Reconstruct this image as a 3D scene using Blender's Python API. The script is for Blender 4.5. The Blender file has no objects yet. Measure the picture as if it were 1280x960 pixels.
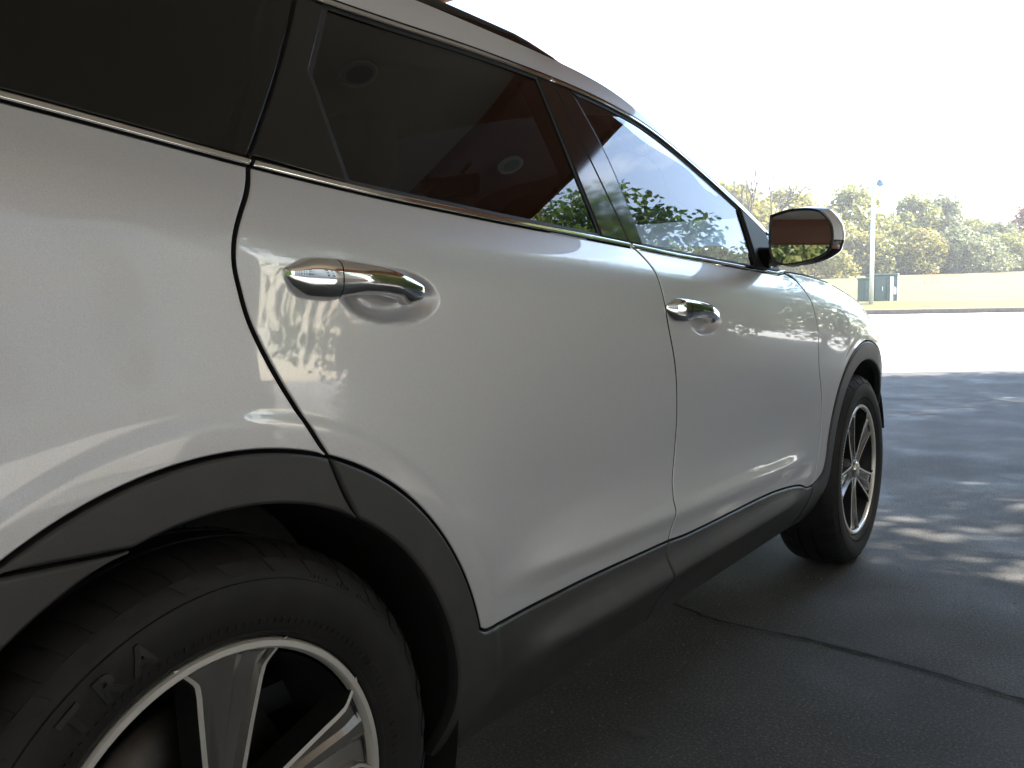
import bpy, bmesh, math, random
import numpy as np
from mathutils import Vector, Matrix
from mathutils.geometry import delaunay_2d_cdt

scene = bpy.context.scene
COL = scene.collection
# ---------------------------------------------------------------- camera
cam_d = bpy.data.cameras.new('camera')
cam = bpy.data.objects.new('camera', cam_d); COL.objects.link(cam)
CAM = Vector((.829, -.588, .994))
cam.matrix_world = Matrix(((.8076, -.0394, .5884, CAM.x), (.5894, .0826, -.8036, CAM.y), (-.0169, .9958, .0899, CAM.z), (0, 0, 0, 1)))
cam_d.sensor_fit = 'HORIZONTAL'; cam_d.sensor_width = 36; cam_d.lens = 1082 * 36 / 1280
cam_d.clip_start = .02; cam_d.clip_end = 2000
scene.camera = cam
# ---------------------------------------------------------------- sky and sun
SUN_AZ, SUN_EL = math.radians(54), math.radians(40)
world = bpy.data.worlds.new('World'); scene.world = world; world.use_nodes = True
wn, wl = world.node_tree.nodes, world.node_tree.links
wn.clear()
sky = wn.new('ShaderNodeTexSky'); sky.sky_type = 'NISHITA'; sky.sun_disc = False
sky.sun_elevation = SUN_EL; sky.sun_rotation = SUN_AZ; sky.dust_density = .7; sky.air_density = 1.15; sky.ozone_density = .35
wtc = wn.new('ShaderNodeTexCoord'); wmp = wn.new('ShaderNodeMapping'); wmp.inputs['Scale'].default_value = (1.6, 1.6, 4.5)
wnz = wn.new('ShaderNodeTexNoise'); wnz.inputs['Scale'].default_value = 2.2; wnz.inputs['Detail'].default_value = 7; wnz.inputs['Roughness'].default_value = .58
wrp = wn.new('ShaderNodeValToRGB'); wrp.color_ramp.elements[0].position = .56; wrp.color_ramp.elements[1].position = .74
wrp.color_ramp.elements[0].color = (0, 0, 0, 1); wrp.color_ramp.elements[1].color = (.8, .8, .8, 1)
wmx = wn.new('ShaderNodeMix'); wmx.data_type = 'RGBA'; wmx.inputs['B'].default_value = (9, 9.3, 9.8, 1)
wbg = wn.new('ShaderNodeBackground'); wbg.inputs['Strength'].default_value = .12
wo = wn.new('ShaderNodeOutputWorld')
wl.new(wtc.outputs['Generated'], wmp.inputs['Vector']); wl.new(wmp.outputs['Vector'], wnz.inputs['Vector'])
wl.new(wnz.outputs['Fac'], wrp.inputs['Fac']); wl.new(wrp.outputs['Color'], wmx.inputs['Factor'])
wl.new(sky.outputs['Color'], wmx.inputs['A']); wl.new(wmx.outputs['Result'], wbg.inputs['Color']); wl.new(wbg.outputs['Background'], wo.inputs['Surface'])
sun_d = bpy.data.lights.new('sun', 'SUN'); sun_d.energy = 4.5; sun_d.angle = math.radians(.53); sun_d.color = (1, .95, .86)
sun = bpy.data.objects.new('sun', sun_d); COL.objects.link(sun)
to_sun = Vector((math.sin(SUN_AZ) * math.cos(SUN_EL), math.cos(SUN_AZ) * math.cos(SUN_EL), math.sin(SUN_EL)))
sun.rotation_euler = (-to_sun).to_track_quat('-Z', 'Y').to_euler()
vs = scene.view_settings
vs.view_transform = 'Standard'; vs.look = 'None'; vs.exposure = 2.72; vs.gamma = 1; vs.use_curve_mapping = False
scene.cycles.use_denoising = True
scene.cycles.max_bounces = 9; scene.cycles.transparent_max_bounces = 24; scene.cycles.glossy_bounces = 5
scene.cycles.caustics_reflective = False; scene.cycles.caustics_refractive = False
scene.cycles.sample_clamp_indirect = 8
scene.cycles.blur_glossy = .3

# ---------------------------------------------------------------- materials
MATS = {}
def mat(name, col, rough=.5, metal=0., coat=0., coat_r=.03, spec=.5):
    m = bpy.data.materials.new(name); m.use_nodes = True
    b = m.node_tree.nodes['Principled BSDF']
    b.inputs['Base Color'].default_value = (*col, 1); b.inputs['Roughness'].default_value = rough; b.inputs['Metallic'].default_value = metal
    b.inputs['Coat Weight'].default_value = coat; b.inputs['Coat Roughness'].default_value = coat_r; b.inputs['Specular IOR Level'].default_value = spec
    MATS[name] = m
    return m
def nodes(m): return m.node_tree.nodes, m.node_tree.links, m.node_tree.nodes['Principled BSDF']
def coords(m, kind='Object', scale=(1, 1, 1)):
    n, l, b = nodes(m); t = n.new('ShaderNodeTexCoord'); p = n.new('ShaderNodeMapping'); p.inputs['Scale'].default_value = scale
    l.new(t.outputs[kind], p.inputs['Vector']); return p.outputs['Vector']
def noise(m, vec, scale, detail=4, rough=.55):
    n, l, b = nodes(m); x = n.new('ShaderNodeTexNoise'); x.inputs['Scale'].default_value = scale; x.inputs['Detail'].default_value = detail; x.inputs['Roughness'].default_value = rough
    if vec is not None: l.new(vec, x.inputs['Vector'])
    return x.outputs['Fac']
def ramp(m, fac, stops):
    n, l, b = nodes(m); r = n.new('ShaderNodeValToRGB'); e = r.color_ramp.elements
    while len(e) < len(stops): e.new(.5)
    for k, (p, c) in enumerate(stops): e[k].position = p; e[k].color = (*c, 1) if len(c) == 3 else c
    l.new(fac, r.inputs['Fac']); return r.outputs['Color']
def bump(m, fac, strength, dist=.01):
    n, l, b = nodes(m); x = n.new('ShaderNodeBump'); x.inputs['Strength'].default_value = strength; x.inputs['Distance'].default_value = dist
    l.new(fac, x.inputs['Height']); l.new(x.outputs['Normal'], b.inputs['Normal']); return x
def mixc(m, fac, a, b_):
    n, l, b = nodes(m); x = n.new('ShaderNodeMix'); x.data_type = 'RGBA'
    for s, v in (('Factor', fac), ('A', a), ('B', b_)):
        if isinstance(v, (int, float)): x.inputs[s].default_value = v
        elif isinstance(v, tuple): x.inputs[s].default_value = (*v, 1)
        else: l.new(v, x.inputs[s])
    return x.outputs['Result']
def link(m, out, inp): m.node_tree.links.new(out, nodes(m)[2].inputs[inp])

m = mat('car_paint', (.56, .575, .59), .40, .32, 1.0, .015)
v = coords(m); f = noise(m, v, 900, 2); link(m, ramp(m, f, [(.3, (.595, .603, .632)), (.7, (.725, .735, .77))]), 'Base Color')
f2 = noise(m, v, 3.5, 5); n_, l_, b_ = nodes(m)
link(m, ramp(m, f2, [(.35, (.010,) * 3), (.8, (.045,) * 3)]), 'Coat Roughness')
m = mat('cladding_plastic', (.040, .041, .043), .42, 0, 0, spec=.45)
v = coords(m); f = noise(m, v, 420, 3); bump(m, f, .12, .002); f2 = noise(m, v, 5, 5); link(m, ramp(m, f2, [(.3, (.040, .041, .043)), (.55, (.052, .052, .052)), (.75, (.070, .068, .065))]), 'Base Color')
mat('gloss_black', (.012, .012, .013), .06, 0, 0)
mat('gap_black', (.008, .008, .008), .75)
mat('rubber_seal', (.014, .014, .015), .5)
m = mat('chrome', (.78, .78, .77), .07, 1.0)
m = mat('machined_metal', (.86, .84, .80), .36, .6)
v = coords(m, scale=(1, 1, 1)); f = noise(m, v, 160, 3); link(m, ramp(m, f, [(.3, (.34,) * 3), (.7, (.40,) * 3)]), 'Roughness')
m = mat('wheel_grey', (.30, .29, .28), .27, .75, .6, .06)
m = mat('wheel_black', (.018, .018, .019), .45, .2)
m = mat('tyre_rubber', (.022, .022, .023), .62, spec=.35)
v = coords(m); f = noise(m, v, 14, 6); link(m, ramp(m, f, [(.3, (.010, .010, .0105)), (.8, (.023, .022, .021))]), 'Base Color'); f2 = noise(m, v, 260, 2); bump(m, f2, .1, .002)
mat('tyre_letter', (.020, .020, .021), .42, spec=.5)
m = mat('brake_iron', (.16, .15, .14), .42, .9)
v = coords(m); f = noise(m, v, 40, 4); link(m, ramp(m, f, [(.4, (.10, .095, .09)), (.8, (.075, .06, .05))]), 'Base Color')
mat('interior_plastic', (.030, .030, .032), .6); mat('interior_fabric', (.075, .072, .068), .85); mat('headliner', (.30, .29, .27), .9)
mat('tail_red', (.28, .01, .012), .12, 0, 1.0); mat('lamp_clear', (.55, .57, .6), .08, .4, 1.0)
mat('mirror_silver', (.36, .40, .45), .012, 1.0)
mat('signal_amber', (.45, .27, .24), .2, 0, 1.0)
def glass(name, tint, ior=1.5):
    m = bpy.data.materials.new(name); m.use_nodes = True; n, l = m.node_tree.nodes, m.node_tree.links; n.clear()
    o = n.new('ShaderNodeOutputMaterial'); mx = n.new('ShaderNodeMixShader'); fr = n.new('ShaderNodeFresnel'); fr.inputs['IOR'].default_value = ior
    tr = n.new('ShaderNodeBsdfTransparent'); tr.inputs['Color'].default_value = (*tint, 1)
    g = n.new('ShaderNodeBsdfGlossy'); g.inputs['Roughness'].default_value = .008; g.inputs['Color'].default_value = (.97, .98, 1, 1)
    l.new(fr.outputs['Fac'], mx.inputs['Fac']); l.new(tr.outputs['BSDF'], mx.inputs[1]); l.new(g.outputs['BSDF'], mx.inputs[2]); l.new(mx.outputs['Shader'], o.inputs['Surface'])
    MATS[name] = m
glass('privacy_glass', (.30, .32, .31), 1.5); glass('clear_glass', (.70, .77, .75), 1.5)

# ---------------------------------------------------------------- object helpers
def link_obj(name, me, mats, parent=None, smooth=False):
    o = bpy.data.objects.new(name, me); COL.objects.link(o)
    for mm in (mats if isinstance(mats, (list, tuple)) else [mats]):
        me.materials.append(MATS[mm])
    if smooth: me.polygons.foreach_set('use_smooth', [True] * len(me.polygons))
    if parent is not None: o.parent = parent
    return o
def tag(o, label=None, cat=None, group=None, kind=None):
    if label: o['label'] = label
    if cat: o['category'] = cat
    if group: o['group'] = group
    if kind: o['kind'] = kind
    return o
def empty(name, loc=(0, 0, 0)):
    o = bpy.data.objects.new(name, None); COL.objects.link(o); o.location = loc; o.empty_display_size = .2; return o
def pydata(name, V, F, mats, parent=None, smooth=False, mi=None, normals=None):
    me = bpy.data.meshes.new(name); me.from_pydata([tuple(map(float, v)) for v in V], [], [tuple(map(int, f)) for f in F])
    o = link_obj(name, me, mats, parent, smooth or normals is not None)
    if mi is not None: me.polygons.foreach_set('material_index', mi)
    if normals is not None: me.normals_split_custom_set_from_vertices([tuple(map(float, q)) for q in normals])
    me.update()
    return o
class MB:
    def __init__(s): s.V = []; s.F = []; s.M = []
    def add(s, V, F, m=0):
        k = len(s.V); s.V += [tuple(v) for v in V]; s.F += [tuple(i + k for i in f) for f in F]; s.M += [m] * len(F)
    def box(s, x0, x1, y0, y1, z0, z1, m=0, b=0.):
        if b:
            bm = bmesh.new(); bmesh.ops.create_cube(bm, size=1)
            for w in bm.verts: w.co = (x0 + (w.co.x + .5) * (x1 - x0), y0 + (w.co.y + .5) * (y1 - y0), z0 + (w.co.z + .5) * (z1 - z0))
            bmesh.ops.bevel(bm, geom=bm.edges[:], offset=b, segments=2, affect='EDGES', profile=.5)
            bm.verts.index_update(); s.add([w.co[:] for w in bm.verts], [[w.index for w in f.verts] for f in bm.faces], m); bm.free(); return
        V = [(x, y, z) for z in (z0, z1) for y in (y0, y1) for x in (x0, x1)]
        s.add(V, [(0, 2, 3, 1), (4, 5, 7, 6), (0, 1, 5, 4), (2, 6, 7, 3), (0, 4, 6, 2), (1, 3, 7, 5)], m)
    def loft(s, rings, m=0, close=True, caps=True):
        n = len(rings[0]); V = [p for r in rings for p in r]; F = []
        for i in range(len(rings) - 1):
            for j in range(n if close else n - 1):
                a, b = i * n + j, i * n + (j + 1) % n; F.append((a, b, b + n, a + n))
        if caps and close: F += [tuple(range(n))[::-1], tuple(range((len(rings) - 1) * n, len(rings) * n))]
        s.add(V, F, m)
    def tube(s, pts, rad, n=8, m=0, caps=True):
        pts = [Vector(p) for p in pts]; rings = []; up = Vector((.13, .31, .94)).normalized()
        for i, p in enumerate(pts):
            t = (pts[min(i + 1, len(pts) - 1)] - pts[max(i - 1, 0)]).normalized()
            a = t.cross(up); a = a.normalized() if a.length > 1e-4 else Vector((1, 0, 0)); b = a.cross(t)
            r = rad[i] if isinstance(rad, (list, tuple)) else rad
            rings.append([tuple(p + (a * math.cos(2 * math.pi * k / n) + b * math.sin(2 * math.pi * k / n)) * r) for k in range(n)])
        s.loft(rings, m, True, caps)
    def build(s, name, mats, parent=None, smooth=False):
        o = pydata(name, s.V, s.F, mats, parent, smooth, s.M)
        bm = bmesh.new(); bm.from_mesh(o.data); bmesh.ops.recalc_face_normals(bm, faces=bm.faces); bm.to_mesh(o.data); bm.free()
        return o
def auto_smooth(o, deg=35):
    me = o.data; me.polygons.foreach_set('use_smooth', [True] * len(me.polygons))
    me.set_sharp_from_angle(angle=math.radians(deg)); return o
# ---------------------------------------------------------------- car body side surface  x = S(y, z)
def _ip(y, tab):
    a = np.array(tab, float)
    return np.interp(y, a[:, 0], a[:, 1])
def sm(t):
    t = np.clip(t, 0, 1); return t * t * (3 - 2 * t)
def smooth_tab(tab, lo=-1.6, hi=4.0):
    ys = np.linspace(lo, hi, 561); v = _ip(ys, tab)
    k = np.hanning(31); k /= k.sum()
    v = np.convolve(np.pad(v, 15, mode='edge'), k, 'valid')
    return ys, v
T_BELT = smooth_tab([(-1.3, 1.255), (-.6, 1.231), (-.19, 1.199), (.09, 1.169), (.31, 1.151), (.61, 1.1345), (.77, 1.1275), (1.01, 1.116), (1.27, 1.102), (1.65, 1.086), (1.9, 1.0755), (2.2, 1.064), (2.55, 1.035), (2.85, .985), (3.1, .925), (3.5, .83)])
T_CREASE = smooth_tab([(-1.2, 1.125), (-.6, 1.108), (-.215, 1.087), (.125, 1.058), (.377, 1.030), (.72, 1.007), (1.157, .984), (1.47, .960), (1.78, .936), (2.26, .898), (2.6, .872), (3.2, .80)])
T_LIP = smooth_tab([(-1, .556), (.5, .548), (1.2, .528), (2.15, .503), (3.2, .49)])
T_TOP = smooth_tab([(-1.3, 1.40), (-.6, 1.44), (.0, 1.452), (.46, 1.463), (.70, 1.473), (.97, 1.474), (1.14, 1.470), (1.30, 1.456), (1.40, 1.441), (1.535, 1.399), (1.73, 1.324), (1.893, 1.259), (2.012, 1.200), (2.2, 1.11), (2.6, 1.0)])
def zbelt(y): return np.interp(y, *T_BELT)
def zcrease(y): return np.interp(y, *T_CREASE)
def zlip(y): return np.interp(y, *T_LIP)
def ztop(y): return np.interp(y, *T_TOP)
WB, HZ, HALF = 2.8, .355, .942
def S(y, z):
    y = np.asarray(y, float); z = np.asarray(z, float)
    zb, zc, zl = zbelt(y), zcrease(y), zlip(y)
    # piecewise cubic (hermite) section through knots that follow the character lines
    one = np.ones_like(zb)
    zk = [.16 * one, .235 * one, .305 * one, .371 * one, .380 * one, .388 * one, .428 * one, .447 * one, np.maximum(zl - .045, .47), zl - .008, zl + .022, zl + .085, .5 * (zl + .085) + .5 * (zc - .10), zc - .10, zc - .010, zc + .010, .5 * (zc + zb), zb]
    xk = [-.20, -.105, -.060, -.0065, .0000, -.0005, -.0130, -.0150, -.0130, -.0060, -.0150, -.0225, -.0145, -.0055, -.0030, -.0046, -.0150, -.0500]
    flat = [None, None, -.052, -.0225, -.0205, -.0190, -.0145, -.0140, -.0135, -.0128, -.0120, -.0110, -.0088, None, None, None, None, None]
    fade = sm((y - .47) / .30) * sm((2.26 - y) / .36)
    xk = [v * one if f is None else v * fade + f * (1 - fade) for v, f in zip(xk, flat)]
    n = len(zk)
    d = [(xk[i + 1] - xk[i]) / np.maximum(zk[i + 1] - zk[i], 1e-4) for i in range(n - 1)]
    m = [d[0]] + [np.where(d[i - 1] * d[i] > 0, 2 * d[i - 1] * d[i] / np.where(np.abs(d[i - 1] + d[i]) < 1e-9, 1e-9, d[i - 1] + d[i]), 0.35 * (d[i - 1] + d[i]) * .5) for i in range(1, n - 1)] + [d[-1]]
    x = xk[0] + (z - zk[0]) * m[0]
    for i in range(n - 1):
        h = zk[i + 1] - zk[i]; t = np.clip((z - zk[i]) / h, 0, 1)
        v = (2 * t**3 - 3 * t**2 + 1) * xk[i] + (t**3 - 2 * t**2 + t) * h * m[i] + (-2 * t**3 + 3 * t**2) * xk[i + 1] + (t**3 - t**2) * h * m[i + 1]
        x = np.where((z >= zk[i]) & (z <= zk[i + 1]), v, x)
    h = z - zb
    hp = np.maximum(h, 0)
    x = np.where(h > 0, -.050 - .37 * hp - .13 * hp**2 - 3.0 * np.maximum(z - ztop(y) - .012, 0)**2, x)
    # plan curvature
    x = x - .006 - .55 * np.maximum(y - 2.95, 0)**2 - 2.2 * np.maximum(y - 3.25, 0)**3 - .10 * np.maximum(-.45 - y, 0)**2 - .7 * np.maximum(-.75 - y, 0)**3 - .008 * ((y - 1.2) / 1.6)**2
    x = x - 2.0 * np.maximum(y - 3.02, 0) * np.maximum(.58 - z, 0)
    # wheel arch flares
    for cy, a in ((0., .014), (WB, .008)):
        dy = y - cy; r = np.hypot(dy, z - HZ)
        top = sm((z - .30) / .22)
        side = np.where(dy > 0, sm((.74 - np.abs(dy)) / .3), 1.0) if cy == 0. else np.where(dy < 0, sm((.72 - np.abs(dy)) / .3), 1.0)
        b = sm((.70 - r) / .19) * .55 + sm((.528 - r) / .024) * .12 + sm((.70 - r) / .26) * .33
        x = x + (a * b + .0012 * sm((.526 - r) / .018)) * (.35 + .65 * top) * side
    # finger bowls behind the handles
    for by, bz, s in ((.285, 1.010, 1.0), (1.335, .955, 1.0)):
        q = ((y - by) / .098)**2 + ((z - bz - .05 * (by - y)) / .040)**2
        x = x - .024 * s * sm(1.25 * (1 - q)) * (q < 1)
    return x
def SN(y, z, e=.0015):
    sy = (S(y + e, z) - S(y - e, z)) / (2 * e); sz = (S(y, z + e) - S(y, z - e)) / (2 * e)
    n = np.stack([np.ones_like(sy), -sy, -sz], -1)
    return n / np.linalg.norm(n, axis=-1, keepdims=True)
# ---------------------------------------------------------------- side panels cut out of the body surface
def spl(pts, step=.008):
    p = np.array(pts, float)
    if len(p) == 2: q = p
    else:
        out = []
        e = np.vstack([2 * p[0] - p[1], p, 2 * p[-1] - p[-2]])
        for i in range(1, len(e) - 2):
            t = np.linspace(0, 1, 9)[:-1, None]
            a, b, c, d = e[i - 1], e[i], e[i + 1], e[i + 2]
            out.append(.5 * (2 * b + (c - a) * t + (2 * a - 5 * b + 4 * c - d) * t**2 + (3 * b - a - 3 * c + d) * t**3))
        q = np.vstack(out + [p[-1:]])
    L = np.r_[0, np.cumsum(np.hypot(*np.diff(q, axis=0).T))]
    n = max(2, int(round(L[-1] / step)) + 1); s = np.linspace(0, L[-1], n)
    return np.stack([np.interp(s, L, q[:, 0]), np.interp(s, L, q[:, 1])], 1)
def fn(f, a, b, step=.01):
    y = np.linspace(a, b, max(2, int(abs(b - a) / step) + 1)); return np.stack([y, f(y)], 1)
def arc(cy, r, a0, a1, cz=HZ, step=.008):
    n = max(2, int(abs(a1 - a0) * math.pi / 180 * r / step)); t = np.radians(np.linspace(a0, a1, n))
    return np.stack([cy + r * np.cos(t), cz + r * np.sin(t)], 1)
def cat(*segs):
    p = np.vstack(segs); keep = [0]
    for i in range(1, len(p)):
        if np.hypot(*(p[i] - p[keep[-1]])) > .0025: keep.append(i)
    p = p[keep]
    if np.hypot(*(p[0] - p[-1])) < .0025: p = p[:-1]
    a = .5 * np.sum(p[:, 0] * np.roll(p[:, 1], -1) - np.roll(p[:, 0], -1) * p[:, 1])
    return p if a > 0 else p[::-1]
def off(p, d):
    n_ = len(p); sl = np.linalg.norm(np.roll(p, -1, 0) - p, axis=1)
    e = np.roll(p, -1, 0) - p; e /= sl[:, None]
    n = np.stack([-e[:, 1], e[:, 0]], 1); v = n + np.roll(n, 1, 0); v /= np.maximum(np.linalg.norm(v, axis=1)[:, None], .35)
    c = np.clip((v * n).sum(1), .55, 1)[:, None]
    # keep the inset small where two edges run together in a sharp tip
    L = np.r_[0, np.cumsum(sl)]; tot = L[-1]; L = L[:-1]
    D = np.linalg.norm(p[:, None] - p[None], axis=2); A = np.abs(L[:, None] - L[None]); A = np.minimum(A, tot - A)
    D = np.where(A > 2.0 * D, D, 9.); clear = D.min(1)
    k = np.minimum(1, .28 * clear / abs(d))[:, None] if d else 1.0
    return p + v * d / c * k, v
def inside(P, poly):
    x, y = P[:, 0], P[:, 1]; r = np.zeros(len(P), bool); q = np.roll(poly, -1, 0)
    for (x0, y0), (x1, y1) in zip(poly, q):
        if y0 == y1: continue
        c = ((y0 > y) != (y1 > y)) & (x < (x1 - x0) * (y - y0) / (y1 - y0) + x0); r ^= c
    return r
FINE = ((.16, .40, .94, 1.07), (1.20, 1.45, .89, 1.01))
def panel(name, poly, m, parent, lift=0., sp=.012, gap=.0032, edge=.0022, depth=.02, label=None, fine=True):
    poly = off(poly, gap)[0]; inner, nv = off(poly, edge); nb = len(poly)
    lo, hi = inner.min(0), inner.max(0)
    g = np.stack(np.meshgrid(np.arange(lo[0], hi[0], sp), np.arange(lo[1], hi[1], sp)), -1).reshape(-1, 2)
    if fine:
        for (a, b, c, d) in FINE:
            if a < hi[0] and b > lo[0] and c < hi[1] and d > lo[1]:
                k = (g[:, 0] > a) & (g[:, 0] < b) & (g[:, 1] > c) & (g[:, 1] < d); g = g[~k]
                g = np.vstack([g, np.stack(np.meshgrid(np.arange(a, b, .005), np.arange(c, d, .005)), -1).reshape(-1, 2)])
    if fine:
        for cy in (0., WB):
            r_ = np.hypot(g[:, 0] - cy, g[:, 1] - HZ); g = g[(r_ < .498) | (r_ > .536)]
            pol = [(cy + r_ * math.cos(t), HZ + r_ * math.sin(t)) for r_ in np.arange(.500, .536, .0032) for t in np.arange(-.3, 3.5, .009 / r_)]
            g = np.vstack([g, np.array(pol)])
    g = g[inside(g, inner)]
    if len(g):
        ok = np.ones(len(g), bool)
        for i in range(0, len(g), 2000):
            d2 = ((g[i:i + 2000, None] - inner[None])**2).sum(-1).min(1); ok[i:i + 2000] = d2 > (.30 * sp)**2
        g = g[ok]
    pts = np.vstack([inner, g])
    vo, eo, fo, *_ = delaunay_2d_cdt([Vector(p) for p in pts], [(i, (i + 1) % nb) for i in range(nb)], [], 1, 1e-6)
    vo = np.array([tuple(p) for p in vo])
    N = SN(vo[:, 0], vo[:, 1]); X = S(vo[:, 0], vo[:, 1]) + lift
    V = np.stack([X, vo[:, 0], vo[:, 1]], 1); F = [tuple(f) for f in fo]
    # keep only triangles oriented towards +x
    FF = []
    for f in F:
        a, b, c = vo[f[0]], vo[f[1]], vo[f[2]]
        FF.append(f if (b[0] - a[0]) * (c[1] - a[1]) - (b[1] - a[1]) * (c[0] - a[0]) > 0 else f[::-1])
    base = len(V); XB = S(poly[:, 0], poly[:, 1]) + lift; Nb = SN(inner[:, 0], inner[:, 1])
    E = np.stack([0 * nv[:, 0], -nv[:, 0], -nv[:, 1]], 1)
    r0 = np.stack([S(inner[:, 0], inner[:, 1]) + lift, inner[:, 0], inner[:, 1]], 1)
    r1 = np.stack([XB - .9 * edge, poly[:, 0], poly[:, 1]], 1); r2 = r1 - np.array([depth, 0, 0])
    n1 = Nb * .6 + E; n1 /= np.linalg.norm(n1, axis=1)[:, None]
    V = np.vstack([V, r0, r1, r2]); N = np.vstack([N, Nb, n1, E])
    for i in range(nb):
        j = (i + 1) % nb
        for k in (0, 1):
            a, b = base + k * nb + i, base + k * nb + j; FF.append((b, a, a + nb, b + nb))
    mi = [0] * (len(FF) - 2 * nb) + [0, 1] * nb  # flange faces coloured black to hold the shade of the panel gaps
    o = pydata(name, V, FF, [m, 'gap_black'], parent, mi=mi, normals=N)
    if label: o['label'] = label
    return o
def ring(name, poly, w0, w1, m, parent, lift=0., thick=.006):
    a, b = off(poly, w0)[0], off(poly, w1)[0]; n = len(poly); V = []
    for q, l in ((a, -thick), (a, 0), (b, 0), (b, -thick)): V += [(float(S(p[0], p[1])) + lift + l, p[0], p[1]) for p in q]
    F = []
    for i in range(n):
        j = (i + 1) % n
        for k in range(3): F.append((k * n + i, k * n + j, (k + 1) * n + j, (k + 1) * n + i))
    o = pydata(name, V, F, m, parent); bm = bmesh.new(); bm.from_mesh(o.data); bmesh.ops.recalc_face_normals(bm, faces=bm.faces); bm.to_mesh(o.data); bm.free()
    return o

car = tag(empty('parked_car', (-HALF, 1.4, 0)), 'silver grey sport utility car with dark cladding parked under the canopy', 'car')
car.matrix_parent_inverse.identity()
CARO = Vector((HALF, -1.4, 0))
BUILT = []                       # right hand parts that get a mirrored twin
def own(o, mirror=True):
    """parent a top part to the car keeping its modelled place"""
    o.parent = car; o.matrix_parent_inverse = Matrix.Translation(CARO)
    if mirror: BUILT.append(o)
    return o
beltB = zbelt
def beltT(y): return zbelt(y) + np.interp(y, [-1, .1, .5, 1.2, 2.0], [.0105, .0095, .0105, .0085, .0085])
CUT_R = spl([(.093, 1.171), (.080, 1.150), (.051, 1.110), (.035, 1.078), (.031, 1.050), (.036, 1.020), (.049, .975), (.079, .915), (.118, .855), (.1513, .8063)])
CUT_RL = spl([(.1513, .8063), (.173, .759), (.198, .7152)])
CUT_B = spl([(1.055, 1.1165), (1.074, 1.108), (1.096, 1.083), (1.111, 1.052), (1.122, .999), (1.135, .954), (1.170, .881), (1.194, .811), (1.207, .726), (1.206, .640), (1.194, .584), (1.182, .515), (1.160, .459)])
CUT_BL = spl([(1.160, .459), (1.148, .432), (1.158, .380), (1.190, .30), (1.2, .255)])
CUT_F = spl([(2.045, 1.078), (2.12, 1.058), (2.165, 1.020), (2.198, .970), (2.220, .903), (2.226, .850), (2.243, .790), (2.270, .723), (2.284, .669), (2.280, .570), (2.258, .48), (2.218, .396)])
DB_R = spl([(.4587, .4822), (.472, .4745), (.49, .4725), (.52, .471), (.64, .468), (.838, .467), (1.160, .459)])
DB_F = spl([(1.160, .459), (1.266, .452), (1.456, .449), (1.740, .446), (1.922, .438), (2.08, .421), (2.16, .399), (2.218, .396)])
A_CUT = math.degrees(math.atan2(.8063 - HZ, .1513)); A_CORN = 15.5
RO, RI, FO, FI = .476, .411, .486, .414
REAR_Y = -1.0
# quarter panel
q = own(panel('quarter_panel', cat(fn(beltB, REAR_Y, .093), CUT_R, arc(0, RO, A_CUT, 168), spl([(-.466, .454), (-.60, .56), (-.80, .60), (REAR_Y, .61)])), 'car_paint', None))
panel('arch_cladding', cat(arc(0, RO, A_CUT, 122.4), spl([(-.255, .757), (-.115, .750)]), arc(0, RI, 106.2, 61.2), CUT_RL[::-1]), 'cladding_plastic', q, lift=.004, edge=.005, gap=.0022)
rb = own(panel('rear_bumper', cat(spl([(-.466, .454), (-.60, .56), (-.80, .60), (REAR_Y, .61)]), spl([(REAR_Y, .61), (REAR_Y, .30)]), spl([(REAR_Y, .30), (-.40, .27)]), arc(0, RO, 190, 168)), 'car_paint', None, sp=.02))
panel('arch_cladding', cat(arc(0, RO, 122.4, 190), spl([(-.469, .272), (-.405, .28)]), arc(0, RI, 190, 106.2), spl([(-.115, .750), (-.255, .757)])), 'cladding_plastic', rb, lift=.004, edge=.005, gap=.0022)
# rear door
rd = own(panel('rear_door', cat(fn(beltB, .093, 1.055), CUT_B, DB_R[::-1], arc(0, RO, A_CORN, A_CUT), CUT_R[::-1]), 'car_paint', None, sp=.010))
panel('cladding', cat(CUT_RL, arc(0, RI, 61.2, -10), spl([(.405, .275), (.46, .225)]), spl([(.46, .225), (.60, .222), (.9, .228), (1.2, .235)]), CUT_BL[::-1], DB_R[::-1], arc(0, RO, A_CORN, A_CUT)), 'cladding_plastic', rd, lift=.003, edge=.005, gap=.0022, sp=.010)
# front door
fd = own(panel('front_door', cat(fn(beltB, 1.055, 1.97), spl([(1.97, 1.0735), (2.0, 1.075), (2.045, 1.078)]), CUT_F, DB_F[::-1], CUT_B[::-1]), 'car_paint', None, sp=.012))
panel('cladding', cat(CUT_BL, spl([(1.2, .235), (1.6, .235), (2.232, .235)]), spl([(2.232, .235), (2.222, .32), (2.218, .396)]), DB_F[::-1]), 'cladding_plastic', fd, lift=.003, edge=.005, gap=.0022)
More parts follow.
